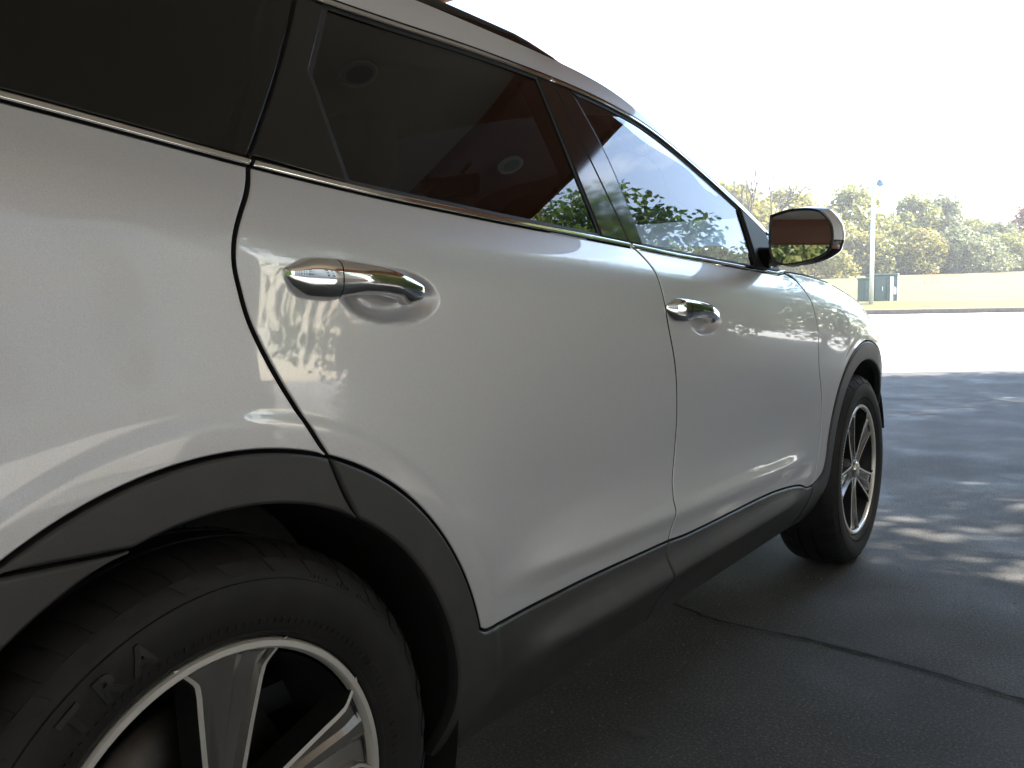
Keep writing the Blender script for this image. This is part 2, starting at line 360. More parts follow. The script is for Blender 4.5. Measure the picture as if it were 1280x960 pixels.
# front fender
ARCX = spl([(2.343, .521), (2.334, .470), (2.312, .430), (2.27, .406), (2.218, .396)])
def ftop(y): return zbelt(y) + np.interp(y, [2.0, 2.1, 2.4, 3.3], [.004, .014, .018, .012])
ff = own(panel('front_fender', cat(CUT_F[::-1], fn(ftop, 2.06, 3.27), spl([(3.27, float(ftop(3.27))), (3.26, .76), (3.20, .655)]), arc(WB, FO, 37, 160), ARCX), 'car_paint', None))
panel('arch_cladding', cat(ARCX[::-1], arc(WB, FO, 160, 4), spl([(WB + FO * .998, .39), (WB + FI, .42)]), arc(WB, FI, 9, 184), spl([(2.387, .326), (2.37, .25), (2.30, .236), (2.232, .235)]), spl([(2.232, .235), (2.222, .32), (2.218, .396)])), 'cladding_plastic', ff, lift=.004, edge=.005, gap=.0022)
fb = own(panel('front_bumper', cat(spl([(3.20, .655), (3.26, .76)]), spl([(3.26, .76), (3.30, .70), (3.30, .32)]), spl([(3.30, .32), (3.288, .29)]), arc(WB, FO, 2, 37)), 'car_paint', None, sp=.02))
# greenhouse
CUT_RU = spl([(.097, 1.180), (.16, 1.266), (.228, 1.365), (.276, 1.44), (.29, 1.462)])
G_RR = np.vstack([spl([(.258, 1.169), (.253, 1.245), (.250, 1.322)]), spl([(.250, 1.322), (.333, 1.444)])[1:]])
G_RF = spl([(.922, 1.459), (.928, 1.282), (.943, 1.136)])
CUT_BU = spl([(.980, 1.472), (1.010, 1.310), (1.055, 1.128)])
G_FR = spl([(1.052, 1.464), (1.100, 1.317), (1.119, 1.124)])
TOPB = lambda y: ztop(y) - .012
qg = panel('window_glass', cat(fn(beltT, REAR_Y + .06, .097), CUT_RU, fn(TOPB, .285, -.55), spl([(-.55, float(TOPB(-.55))), (-.80, 1.36), (REAR_Y + .06, 1.26)])), 'privacy_glass', q, lift=-.002, edge=.002, depth=.004, sp=.03, gap=.003, fine=False)
panel('rear_trim', cat(spl([(.099, 1.183), (.254, float(beltT(.254)))]), G_RR, fn(TOPB, .333, .29), CUT_RU[::-1]), 'gloss_black', rd, lift=-.001, edge=.0015, gap=.002, depth=.01, fine=False)
GR = cat(fn(beltT, .258, .943), G_RF[::-1], fn(TOPB, .922, .333), G_RR[::-1])
panel('window_glass', GR, 'privacy_glass', rd, lift=-.006, edge=.001, depth=.004, sp=.03, gap=.0, fine=False)
panel('pillar_trim', cat(fn(beltT, .943, 1.053), CUT_BU[::-1], fn(TOPB, .980, .922), G_RF), 'gloss_black', rd, lift=-.001, edge=.002, gap=.002, depth=.01, fine=False)
ring('window_seal', GR, -.001, .007, 'rubber_seal', rd, lift=-.0035)
panel('pillar_trim', cat(fn(beltT, 1.057, 1.119), G_FR[::-1], fn(TOPB, 1.052, .982), CUT_BU), 'gloss_black', fd, lift=-.001, edge=.002, gap=.002, depth=.01, fine=False)
G_FT = fn(lambda y: ztop(y) - .013, 1.052, 1.845)
GF = cat(fn(beltT, 1.119, 1.80), spl([(1.80, float(beltT(1.80))), (1.815, 1.115), (1.845, float(ztop(1.845) - .013))]), G_FT[::-1], G_FR)
panel('window_glass', GF, 'clear_glass', fd, lift=-.006, edge=.001, depth=.004, sp=.03, gap=0, fine=False)
ring('window_seal', GF, -.001, .007, 'rubber_seal', fd, lift=-.0035)
panel('mirror_base', cat(fn(beltT, 1.80, 1.99), fn(lambda y: ztop(y) - .013, 1.99, 1.845), spl([(1.845, float(ztop(1.845) - .013)), (1.815, 1.115), (1.80, float(beltT(1.80)))])), 'rubber_seal', fd, lift=.004, edge=.003, gap=.0012, depth=.02, fine=False)
# bright trim along the belt and over the windows
panel('belt_trim', cat(fn(beltB, REAR_Y + .04, .091), fn(beltT, .098, REAR_Y + .04)), 'chrome', q, lift=.005, edge=.0028, gap=.0005, depth=.012, fine=False)
panel('belt_trim', cat(fn(beltB, .096, 1.053), fn(beltT, 1.053, .103)), 'chrome', rd, lift=.005, edge=.0028, gap=.0005, depth=.012, fine=False)
panel('belt_trim', cat(fn(beltB, 1.057, 1.96), spl([(1.96, float(beltB(1.96))), (2.02, 1.0785), (2.045, 1.088)]), spl([(2.045, 1.088), (2.01, 1.0865), (1.96, float(beltT(1.96)))]), fn(beltT, 1.96, 1.057)), 'chrome', fd, lift=.005, edge=.0034, gap=.0005, depth=.012, fine=False)
for a, b, par in ((REAR_Y + .3, .278, q), (.296, .978, rd), (.982, 2.0, fd)):
    panel('window_trim', cat(fn(lambda y: ztop(y) - .011, a, b), fn(lambda y: ztop(y), b, a)), 'chrome', par, lift=.002, edge=.003, gap=.0004, depth=.012, fine=False)
# roof side rail panel and A-pillar in body colour
T_ROOF = smooth_tab([(-1.3, 1.44), (-1.0, 1.485), (-.5, 1.520), (.2, 1.534), (.6, 1.535), (.96, 1.531), (1.2, 1.521), (1.32, 1.503), (1.40, 1.470), (1.46, 1.442), (1.6, 1.390), (1.73, 1.334), (1.87, 1.280), (2.0, 1.214), (2.2, 1.12)])
def zroof(y): return np.interp(y, *T_ROOF)
rs = own(panel('roof_side', cat(fn(lambda y: ztop(y) + .003, REAR_Y + .06, 2.03), fn(lambda y: np.maximum(zroof(y), ztop(y) + .016), 2.03, REAR_Y + .06)), 'car_paint', None, gap=0, edge=.001, depth=.03, fine=False))
# black inner shell seen through the gaps
shell = own(panel('inner_shell', cat(fn(lambda y: zbelt(y) - .004, REAR_Y, 2.0), fn(lambda y: zbelt(y) - .004, 2.0, 3.25), spl([(3.25, .86), (3.28, .34)]), arc(WB, .43, -2, 182), spl([(2.36, .30), (.44, .27)]), arc(0, .43, -4, 190), spl([(-.44, .3), (REAR_Y, .34)])), 'gap_black', None, lift=-.03, sp=.04, edge=.001, depth=.01, fine=False))
own(panel('window_frame', cat(spl([(.06, 1.150), (.115, 1.165)]), spl([(.115, 1.165), (.315, 1.465)]), spl([(.315, 1.465), (.26, 1.465), (.06, 1.150)])), 'gap_black', None, lift=-.014, sp=.03, gap=0, fine=False))
own(panel('door_pillar', cat(spl([(1.0, 1.10), (1.09, 1.10)]), spl([(1.09, 1.10), (1.025, 1.465)]), spl([(1.025, 1.465), (.945, 1.465)]), spl([(.945, 1.465), (1.0, 1.10)])), 'gap_black', None, lift=-.016, sp=.03, gap=0, depth=.05, fine=False))

# door handles
def handle(par, y0, z0, y1, z1):
    def sec(t, mb_in):
        y = y0 + (y1 - y0) * t; zc_ = z0 + (z1 - z0) * t
        up = .0240 * max(.12, (1 - abs(2 * t - .8)**3.0 * .8)) * min(1, .35 + 5 * t); dn = np.interp(t, [0, .04, .10, .25, .34, .45, .6, .74, .81, .9, .96, 1], [.007, .021, .030, .031, .025, .019, .017, .019, .027, .021, .012, .002])
        pr = np.interp(t, [0, .06, .2, .45, .7, .9, 1], [.002, .017, .027, .032, .031, .022, .002])
        s0 = float(S(y, zc_ + .03)) + .002
        gapx = np.interp(t, [0, .28, .36, .74, .82, 1], [-.012, -.012, .013, .013, -.012, -.012])
        pts = []
        for k in range(18):
            a = 2 * math.pi * k / 18; c, s = math.cos(a), math.sin(a)
            xx = (s0 + pr * (abs(c)**.62)) if c > 0 else s0 + gapx * (1 if gapx > 0 else 1) * (abs(c)**.5) * (1 if gapx < 0 else 0) + (gapx if gapx > 0 else 0) * (abs(c)**.5)
            if gapx > 0 and c > 0: xx = max(xx, s0 + gapx * .55)
            zz = zc_ + (up if s > 0 else dn) * (abs(s)**.72) * (1 if s > 0 else -1)
            pts.append((xx, y, zz))
        return pts
    ts = list(np.linspace(0, 1, 30))
    for nm, rng in (('handle_cap', [t for t in np.linspace(0, .274, 10)]), ('handle_grip', [t for t in np.linspace(.282, 1, 30)])):
        mb = MB(); mb.loft([sec(t, mb) for t in rng]); o = mb.build(nm, 'chrome', par); auto_smooth(o, 50)
handle(rd, .100, 1.0395, .352, 1.0195)
handle(fd, 1.128, .986, 1.400, .966)
# ---------------------------------------------------------------- roof, screen, bonnet, nose and tail
def grid(name, rows, m, parent=None, flip=False):
    n = len(rows[0]); V = [p for r in rows for p in r]; F = []
    for i in range(len(rows) - 1):
        for j in range(n - 1):
            a = i * n + j; F.append((a, a + 1, a + n + 1, a + n) if not flip else (a, a + n, a + n + 1, a + 1))
    return pydata(name, V, F, m, parent, smooth=True)
def across(y, z, x, bow, crown, n=29, p=2.0):
    r = []
    for k in range(n):
        u = k / (n - 1); w = 1 - abs(2 * u - 1)**p; w2 = 1 - abs(2 * u - 1)**2.6
        r.append((x + (-2 * HALF - 2 * x) * u, y + bow * w, z + crown * w2))
    return r
def xe(y, z): return float(S(y, z))
rows = []
for y in np.linspace(REAR_Y + .06, 1.36, 60):
    z = float(zroof(y)); rows.append(across(y, z, xe(y, z), .17 * float(sm((y - .2) / 1.1)) - .08 * float(sm((-.4 - y) / .6)), .115 - .02 * float(sm((y - .8) / .6)), p=2.4))
roof = own(grid('roof', rows, 'car_paint', flip=True), False)
own(grid('headliner', [[(p[0], p[1], p[2] - .035) for p in r] for r in rows], 'headliner', flip=True), False)
rows = []
for s in np.linspace(0, 1, 24):
    y = 1.365 + (2.13 - 1.365) * s; z = float(zroof(y)) + .004; rows.append(across(y, z, xe(y, z) - .012, .165 + .12 * s, .094 - .045 * s, p=2.4))
own(grid('windscreen', rows, 'clear_glass', flip=True), False)
rows = []
for y in np.linspace(2.09, 3.27, 44):
    z = float(ftop(y)) + .003; f = (y - 2.09) / 1.18; rows.append(across(y, z, xe(y, z) - .003, .27 * (1 - f) + .36 * f, .055 + .05 * f, p=2.2))
own(grid('bonnet', rows, 'car_paint', flip=True), False)
def nose(name, ya, yc, zs, m, sgn):
    rows = []
    for z, rec, mz in zs:
        r = []; x0 = xe(ya, z if sgn > 0 else min(z, 1.0)) - .001
        for k in range(33):
            a = math.pi * (k / 32 - .5); c = math.cos(a)
            r.append((-HALF + (HALF + x0) * (abs(math.sin(a))**.72) * (-1 if a > 0 else 1), ya + sgn * (abs(yc - ya) - rec) * c**.8, mz))
        rows.append(r)
    return own(grid(name, rows, m, flip=sgn < 0), False)
def nose_pt(u, s, out=0.):
    """front end under the bonnet edge: u across (0 right .. 1 left), s down"""
    z0 = float(ftop(3.27)) + .003; w = 1 - abs(2 * u - 1)**2.2; w2 = 1 - abs(2 * u - 1)**2.6
    zt = z0 + .105 * w2 - .002; z = zt + (.235 - zt) * s
    xs = xe(3.272, z) - .004; y = 3.27 + .36 * w + float(np.interp(s, [0, .12, .3, .6, .8, 1], [0, .045, .085, .105, .09, .03])) * (.12 + .88 * w)
    n = Vector(((.5 - u) * .9, 1, 0)).normalized(); q = Vector((xs + (-2 * HALF - 2 * xs) * u, y, z)) + n * out
    return tuple(q)
def nose_patch(name, u0, u1, s0, s1, m, out, par=None, mirror=False):
    o = grid(name, [[nose_pt(u0 + (u1 - u0) * k / 12, s0 + (s1 - s0) * r / 6, out) for k in range(13)] for r in range(7)], m, par, flip=True)
    return own(o, mirror) if par is None else o
own(grid('front_fascia', [[nose_pt(k / 56, s) for k in range(57)] for s in np.linspace(0, 1, 25)], 'car_paint', flip=True), False)
nose('tailgate', REAR_Y + .01, -1.14, [(.26, .05, .28), (.36, .0, .36), (.62, .0, .62), (.70, .02, .70), (.95, .03, .95), (1.2, .05, 1.20)], 'car_paint', -1)
rows = []
for s in np.linspace(0, 1, 12):
    z = 1.20 + .29 * s; rows.append([(-HALF + (HALF + xe(REAR_Y + .06, z) - .01) * (1 - 2 * k / 24), REAR_Y + .04 + .10 * s - .11 * (1 - (2 * k / 24 - 1)**2) - .02 * (1 - s), z + (.10 * s) * (1 - abs(2 * k / 24 - 1)**2.6)) for k in range(25)])
own(grid('rear_screen', rows, 'privacy_glass'), False)
gr = nose_patch('grille', .34, .66, .16, .50, 'gloss_black', .006)
for k in range(4): nose_patch('grille_bar', .345, .655, .19 + .08 * k, .215 + .08 * k, 'chrome', .014, gr)
nose_patch('headlamp', .05, .27, .08, .28, 'lamp_clear', .006, mirror=True)
nose_patch('lower_intake', .22, .78, .72, .90, 'gap_black', .006)
mb = MB(); mb.box(-.30, -.055, -1.10, -.985, .92, 1.10, b=.03); own(mb.build('tail_lamp', 'tail_red'))
mb = MB(); mb.box(-2 * HALF + .12, -.12, -1.0, 3.3, .24, .30); own(mb.build('underbody', 'gap_black'), False)
mb = MB(); mb.box(-2 * HALF + .45, -.45, -.5, 3.4, .30, .95); own(mb.build('floor_tub', 'gap_black'), False) if False else None
# wheel housings
for cy in (0., WB):
    mb = MB(); rings = []
    for x in (-.035, -.10, -.42): rings.append([(x, p[0], p[1]) for p in arc(cy, .432, -20 if cy == 0 else 14, 200, step=.03)])
    mb.loft(rings, close=False, caps=False)
    c = [(-.42, p[0], p[1]) for p in arc(cy, .432, -20 if cy == 0 else 14, 200, step=.03)]; mb.add(c, [tuple(range(len(c)))])
    own(auto_smooth(mb.build('wheel_housing', 'gap_black')))
# roof rails
mb = MB(); rings = []
for t in np.linspace(0, 1, 40):
    y = -.75 + t * 1.98; z = float(zroof(y)) + .003; e = min(1, 10 * t, 7 * (1 - t)); h = .027 * e + .001
    x = xe(y, z) - .026; rings.append([(x + dx, y, z - .012 + dz) for dx, dz in ((.012, 0), (.013, .5 * h + .01), (.006, h + .010), (-.010, h + .013), (-.020, .6 * h + .012), (-.02, 0))])
mb.loft(rings); own(auto_smooth(mb.build('roof_rail', 'gloss_black'), 50))
# cabin
mb = MB(); mb.box(-2 * HALF + .16, -.16, -.95, 2.1, .42, .46); own(mb.build('cabin_floor', 'interior_plastic'), False)
mb = MB()
prof = [(1.62, .55), (1.60, .80), (1.66, .93), (1.78, 1.00), (2.2, 1.05), (2.3, 1.0), (2.3, .5)]
mb.loft([[(x, y, z) for y, z in prof] for x in (-.12, -.5, -1.4, -2 * HALF + .12)]); mb.box(-1.12, -.76, 1.0, 1.62, .46, .72, b=.02); mb.box(-1.50, -1.16, 1.6, 1.74, .94, 1.04, b=.03)
own(mb.build('dashboard', 'interior_plastic'), False)
mb = MB(); c = Vector((-1.33, 1.46, .93)); ax = Vector((0, -.9, .42)).normalized(); u = Vector((1, 0, 0)); w_ = ax.cross(u)
mb.tube([c + (u * math.cos(t) + w_ * math.sin(t)) * .185 for t in np.linspace(0, 2 * math.pi, 33)], .014, 8, caps=False)
for t in (0, math.pi, -math.pi / 2): mb.tube([c, c + (u * math.cos(t) + w_ * math.sin(t)) * .18], .018, 6)
mb.tube([c, c - ax * .25], .03, 8); own(mb.build('steering_wheel', 'interior_plastic', smooth=True), False)
def seat(x, y, w, nm='seat'):
    mb = MB(); mb.box(x - w, x + w, y - .28, y + .27, .55, .70, b=.05); o = own(mb.build(nm, 'interior_fabric', smooth=True), False)
    mb = MB(); rr = []
    for s in np.linspace(0, 1, 9):
        z = .62 + s * .60; yy = y - .24 - .20 * s; k = w * (1 - .25 * s**2); d = .075 * (1 - .35 * s)
        rr.append([(x + k * math.cos(t) * (abs(math.cos(t))**-.4 if abs(math.cos(t)) > .05 else 1), yy + d * math.sin(t), z) for t in np.linspace(0, 2 * math.pi, 17)[:-1]])
    mb.loft(rr); mb.build('backrest', 'interior_fabric', o, True)
    for hx in ([x] if w < .4 else [x - .42, x, x + .42]):
        mb = MB(); mb.box(hx - .125, hx + .125, y - .52, y - .42, 1.235, 1.39, b=.035); mb.build('headrest', 'interior_fabric', o, True)
        mb = MB(); mb.tube([(hx - .05, y - .46, 1.15), (hx - .05, y - .465, 1.26)], .007, 6); mb.build('headrest_post', 'chrome', o); mb = MB(); mb.tube([(hx + .05, y - .46, 1.15), (hx + .05, y - .465, 1.26)], .007, 6); mb.build('headrest_post', 'chrome', o)
seat(-.53, 1.16, .25); seat(-1.35, 1.16, .25); seat(-.94, .28, .62, 'rear_bench')
mb = MB(); mb.box(-.94 - .12, -.94 + .12, 1.50, 1.53, 1.33, 1.40, b=.012); mb.tube([(-.94, 1.53, 1.37), (-.94, 1.62, 1.45)], .008, 6); own(mb.build('rear_view_mirror', 'interior_plastic'), False)
# door mirror (camera sees its reflecting face)
MY = 1.83
mirror_out = spl([(-.033, 1.236), (.010, 1.249), (.055, 1.252), (.086, 1.248), (.104, 1.240), (.122, 1.218), (.132, 1.196), (.135, 1.165), (.130, 1.138), (.118, 1.122), (.085, 1.104), (.035, 1.094), (-.006, 1.093), (-.028, 1.115), (-.036, 1.16), (-.033, 1.236)], .008)[:-1]
cx, cz = .05, 1.172
def mring(s, y, dx=0, dz=0):
    s *= .965
    return [(cx + (p[0] - cx) * s + dx, y + .02 * (p[0] - cx) / .1, cz + (p[1] - cz) * s + dz) for p in mirror_out]
mb = MB(); mb.loft([mring(.92, MY + .014), mring(.955, MY + .002), mring(.985, MY), mring(1.0, MY + .006), mring(1.005, MY + .018)], caps=False)
mr = own(auto_smooth(mb.build('door_mirror', 'rubber_seal'), 60))
sh = [(1.008, .016, 0, 0), (1.06, .040, .012, 0), (1.02, .070, .014, .001), (.86, .098, .012, .0), (.60, .116, .006, 0), (.25, .124, 0, 0)]
mb = MB(); mb.loft([mring(s, MY + dy, dx, dz) for s, dy, dx, dz in sh]); hs = auto_smooth(mb.build('mirror_housing', ['car_paint', 'gloss_black'], mr), 60)
hs.data.polygons.foreach_set('material_index', [1 if p.center.z < cz - .012 else 0 for p in hs.data.polygons])
g = [(a_, b_ + .073 * (c_ - cz), c_) for a_, b_, c_ in mring(.945, MY + .010)]; mb = MB(); mb.add(g, [tuple(range(len(g)))])
mg = mb.build('mirror_glass', 'mirror_silver', mr)
mb = MB(); mb.box(.128, .147, MY + .022, MY + .045, 1.134, 1.146, b=.004); mb.build('turn_signal', 'signal_amber', mr)
mb = MB(); mb.loft([[(-.085, MY + .055 + .045 * math.cos(t), 1.118 + .035 * math.sin(t)) for t in np.linspace(0, 2 * math.pi, 13)[:-1]], [(-.02, MY + .055 + .035 * math.cos(t), 1.122 + .026 * math.sin(t)) for t in np.linspace(0, 2 * math.pi, 13)[:-1]], [(.06, MY + .06 + .03 * math.cos(t), 1.125 + .024 * math.sin(t)) for t in np.linspace(0, 2 * math.pi, 13)[:-1]]])
mb.build('mirror_arm', 'gloss_black', mr, True)
# mirrored twins on the far side
for o in list(BUILT):
    c = o.copy(); COL.objects.link(c); c.parent = car; c.matrix_parent_inverse = o.matrix_parent_inverse.copy()
    c.scale = (-1, 1, 1); c.location = (-2 * HALF, 0, 0)
    for ch in list(o.children):
        d = ch.copy(); COL.objects.link(d); d.parent = c
# ---------------------------------------------------------------- wheels (axle along x, outer face at x = 0)
def lathe(prof, n=96, m=0, mb=None):
    mb = mb or MB(); mb.loft([[(x, r * math.cos(2 * math.pi * k / n), r * math.sin(2 * math.pi * k / n)) for k in range(n)] for x, r in prof], m, True, False); return mb
SPW = [(.030, .026), (.060, .0235), (.085, .0245), (.110, .0275), (.140, .032), (.170, .037), (.193, .0405), (.2065, .0440), (.2105, .0465), (.2160, .0520), (.2270, .0645), (.2355, .0745)]
def make_wheel():
    mb = MB()
    lathe([(-.012, .2320), (-.006, .2332), (-.001, .2355), (0, .2368), (0, .2438), (-.004, .2462), (-.012, .2465), (-.02, .238)], m=0, mb=mb)
    lathe([(-.012, .2285), (-.03, .226), (-.05, .219), (-.20, .212), (-.215, .235)], m=2, mb=mb)
    for s in range(5):
        A = math.radians(86 + 72 * s) ; ca, sa = math.cos(A), math.sin(A)
        rings = []
        for r, w in SPW:
            w += .006 * min(1, r / .1)
            x0 = -.004 - .014 * (1 - (r / .233)**2); e = .0068; dch = .010 + .006 * math.sin(min(1, r / .2) * 3.0)
            prof = [(-w, x0 - .045), (-w, x0), (-w + e, x0 + .0006), (-w + e + .004, x0 - dch * .75), (-.30 * w, x0 - dch), (-.12 * w, x0 - dch * .55), (.12 * w, x0 - dch * .55), (.30 * w, x0 - dch), (w - e - .004, x0 - dch * .75), (w - e, x0 + .0006), (w, x0), (w, x0 - .045)]
            rings.append([(x, r * ca - t * sa, r * sa + t * ca) for t, x in prof])
        n = 12
        for j in range(n - 1):
            mm = 0 if j in (1, 9) else (2 if j in (0, 10) else 1)
            mb.loft([[q[j], q[j + 1]] for q in rings], mm, False, False)
    lathe([(-.012, .001), (-.012, .030), (-.016, .034), (-.05, .036)], 40, 1, mb)
    lathe([(-.018, .034), (-.022, .070), (-.05, .075)], 60, 1, mb)
    o = mb.build('wheel', ['machined_metal', 'wheel_grey', 'wheel_black']); auto_smooth(o, 28)
    mb = lathe([(-.006, .0005), (-.006, .022), (-.009, .027), (-.014, .028)], 40); mb.build('hub_cap', 'chrome', o, True)
    # emblem on the hub cap: an oval with a slanted letter-like bar
    mb = MB(); pts = [(-.0045, .017 * math.cos(t), .0105 * math.sin(t)) for t in np.linspace(0, 2 * math.pi, 25)]; mb.tube(pts, .0012, 5, caps=False)
    mb.tube([(-.0045, -.008, -.007), (-.0045, -.005, .007)], .0015, 5); mb.tube([(-.0045, .005, -.007), (-.0045, .008, .007)], .0015, 5); mb.tube([(-.0045, -.006, -.002), (-.0045, .006, .002)], .0015, 5); mb.build('emblem', 'machined_metal', o)
    for s in range(5):
        a = math.radians(86 + 36 + 72 * s); y, z = .053 * math.cos(a), .053 * math.sin(a)
        mb = MB(); mb.loft([[(x, y + .009 * math.cos(t), z + .009 * math.sin(t)) for t in np.linspace(0, 2 * math.pi, 7)[:-1]] for x in (-.045, -.017)]); mb.build('wheel_nut', 'chrome', o)
    mb = lathe([(-.095, .07), (-.095, .155), (-.118, .155), (-.118, .07)], 72); mb.build('brake_disc', 'brake_iron', o, True)
    mb = MB(); mb.box(-.135, -.07, -.20, -.11, -.06, .10, b=.015); mb.build('brake_caliper', 'brake_iron', o)
    # tyre
    T = MB(); W0 = .011
    prof = [(-.020, .2472), (-.008, .2475), (-.001, .2505), (.002, .2550), (.001, .2562), (.0055, .264), (.009, .280), (W0, .298), (.0105, .312), (.0085, .3205), (.0060, .3215), (.0045, .328), (.000, .336), (-.005, .343), (-.011, .348)]
    full = prof + [(-.017, .3520), (-.030, .3560), (-.050, .359), (-.078, .3605), (-.0785, .353), (-.086, .353), (-.0865, .3605), (-.108, .361)]
    mir = [(-.216 - x, r) for x, r in full[::-1]]
    lathe(full + mir, 120, 0, T)
    rng = random.Random(3)
    for k in range(68):                                   # shoulder lugs
        a0 = 2 * math.pi * k / 68; a1 = a0 + 2 * math.pi / 68 * .82; sk = .012
        for side in (0, 1):
            V = []
            for a in (a0, a1):
                for (x, r, d) in ((-.0045, .3445, 0), (-.0130, .3515, sk * .5), (-.028, .3585, sk), (-.052, .3618, sk * 1.6), (-.052, .354, sk * 1.6), (-.02, .346, sk)):
                    xx = x if side == 0 else -.216 - x
                    V.append((xx, r * math.cos(a + d), r * math.sin(a + d)))
            T.add(V, [(0, 1, 7, 6), (1, 2, 8, 7), (2, 3, 9, 8), (3, 4, 10, 9), (5, 0, 6, 11), (0, 5, 4, 3, 2, 1), (6, 7, 8, 9, 10, 11)])
    for k in range(34):                                   # stepped side lugs that run down the shoulder
        a0 = 2 * math.pi * k / 34
        V = []
        for a, r, x in ((a0, .329, .0038), (a0 + .055, .329, .0038), (a0 + .10, .3445, -.0055), (a0 + .02, .3445, -.0055)):
            V += [(x + .0022, r * math.cos(a), r * math.sin(a)), (x - .004, r * math.cos(a), r * math.sin(a))]
        T.add(V, [(0, 2, 4, 6), (0, 1, 3, 2), (2, 3, 5, 4), (4, 5, 7, 6), (6, 7, 1, 0)])
    for k in range(150):                                  # fine moulded serration below the shoulder
        a0 = 2 * math.pi * k / 150; V = []
        for a, r, x in ((a0, .2665, .0066), (a0 + .016, .2665, .0066), (a0 + .016, .2735, .0082), (a0, .2735, .0082)): V += [(x + .0009, r * math.cos(a), r * math.sin(a)), (x - .002, r * math.cos(a), r * math.sin(a))]
        T.add(V, [(0, 2, 4, 6), (0, 1, 3, 2), (2, 3, 5, 4), (4, 5, 7, 6), (6, 7, 1, 0)])
    for k in range(22):                                   # small raised marks near the shoulder
        if k in (5, 6, 11, 12, 17): continue
        a0 = math.radians(66 - 1.25 * k); V = []; r0 = .3245; r1 = .3285 if k % 3 else .3265
        for a, r, x in ((a0, r0, .0055), (a0 + .014, r0, .0055), (a0 + .014, r1, .0045), (a0, r1, .0045)): V += [(x + .0012, r * math.cos(a), r * math.sin(a)), (x - .002, r * math.cos(a), r * math.sin(a))]
        T.add(V, [(0, 2, 4, 6), (0, 1, 3, 2), (2, 3, 5, 4), (4, 5, 7, 6), (6, 7, 1, 0)])
    t = T.build('tyre', 'tyre_rubber', o); auto_smooth(t, 32)
    return o
wheel0 = make_wheel()
def letters(par, word, a_mid, r, size, step):
    """raised sidewall lettering following the tyre"""
    mb = MB()
    for k, ch in enumerate(word):
        cu = bpy.data.curves.new('letter', 'FONT'); cu.body = ch; cu.size = size; cu.align_x = 'CENTER'; cu.extrude = .0022; cu.offset = .0016; cu.resolution_u = 3
        ob = bpy.data.objects.new('letter', cu); COL.objects.link(ob); bpy.context.view_layer.update()
        me = bpy.data.meshes.new_from_object(ob.evaluated_get(bpy.context.evaluated_depsgraph_get()))
        a = math.radians(a_mid - (k - (len(word) - 1) / 2) * step)
        V = []
        for w in me.vertices:
            u, v_, d = w.co.x, w.co.y - size * .36, w.co.z
            rr = r + v_; aa = a - u / r; xs = float(np.interp(rr, [.262, .28, .298, .312, .3235], [.0055, .009, .011, .0105, .0085]))
            V.append((xs + d + .0008, rr * math.cos(aa), rr * math.sin(aa)))
        mb.add(V, [tuple(p.vertices) for p in me.polygons])
        bpy.data.objects.remove(ob); bpy.data.curves.remove(cu); bpy.data.meshes.remove(me)
    return mb.build('tyre_lettering', 'tyre_letter', par)
WX = -.025
def put_wheel(x, y, rot, left=False):
    o = wheel0.copy(); COL.objects.link(o); o.parent = car; o.matrix_parent_inverse = Matrix.Translation(CARO)
    o.location = (x, y, HZ); o.rotation_euler = (math.radians(rot), 0, math.pi if left else 0)
    for ch in list(wheel0.children): d = ch.copy(); COL.objects.link(d); d.parent = o
    return o
rw = put_wheel(WX, 0, 0); letters(rw, 'TRA', 119.5, .297, .042, 8.2)
fw = put_wheel(WX, WB, 31); put_wheel(-2 * HALF - WX, 0, 12, True); put_wheel(-2 * HALF - WX, WB, 50, True)
for ch in list(wheel0.children): bpy.data.objects.remove(ch)
bpy.data.objects.remove(wheel0)
# ---------------------------------------------------------------- ground, car park, lawn
FH = Vector((-.5908, .8068, 0)); RH = Vector((.8068, .5908, 0))      # level directions ahead of and across the view
def wdep(x, y): return (x - CAM.x) * FH.x + (y - CAM.y) * FH.y
ZT = [(-300, 0), (9, 0), (14, .06), (31.9, .44), (32.0, .44), (34, .80), (36, .88), (50, 1.72), (70, 3.05), (95, 4.2), (400, 6.0)]
def gz(x, y): return float(np.interp(wdep(x, y), [a for a, b in ZT], [b for a, b in ZT]))
m = mat('asphalt', (.1, .1, .1), .82)
v = coords(m); f1 = noise(m, v, 1.1, 8, .62); f2 = noise(m, v, 130, 5, .8); f3 = noise(m, v, 38, 5, .7)
base = ramp(m, f1, [(.30, (.040, .038, .035)), (.52, (.056, .053, .049)), (.75, (.085, .080, .073))])
spk = ramp(m, f2, [(.36, (.35, .35, .35)), (.54, (.95, .95, .95)), (.66, (3.6, 3.4, 3.1))])
n_, l_, b_ = nodes(m); mu = n_.new('ShaderNodeMix'); mu.data_type = 'RGBA'; mu.blend_type = 'MULTIPLY'; mu.inputs['Factor'].default_value = 1
l_.new(base, mu.inputs['A']); l_.new(spk, mu.inputs['B']); l_.new(mu.outputs['Result'], b_.inputs['Base Color'])
link(m, ramp(m, f3, [(.3, (.55,) * 3), (.75, (.85,) * 3)]), 'Roughness'); bump(m, f2, .8, .008)
f4 = noise(m, v, 1.7, 6, .6); link(m, ramp(m, f4, [(.40, (.84,) * 3), (.56, (.74,) * 3), (.68, (.60,) * 3)]), 'Roughness')
m = mat('pale_paving', (.42, .41, .38), .85); v = coords(m); f = noise(m, v, 2.5, 7); link(m, ramp(m, f, [(.3, (.36, .35, .325)), (.75, (.47, .46, .43))]), 'Base Color')
m = mat('tan_paving', (.42, .36, .28), .85); v = coords(m); f = noise(m, v, 1.2, 7); link(m, ramp(m, f, [(.3, (.22, .20, .172)), (.75, (.30, .277, .24))]), 'Base Color')
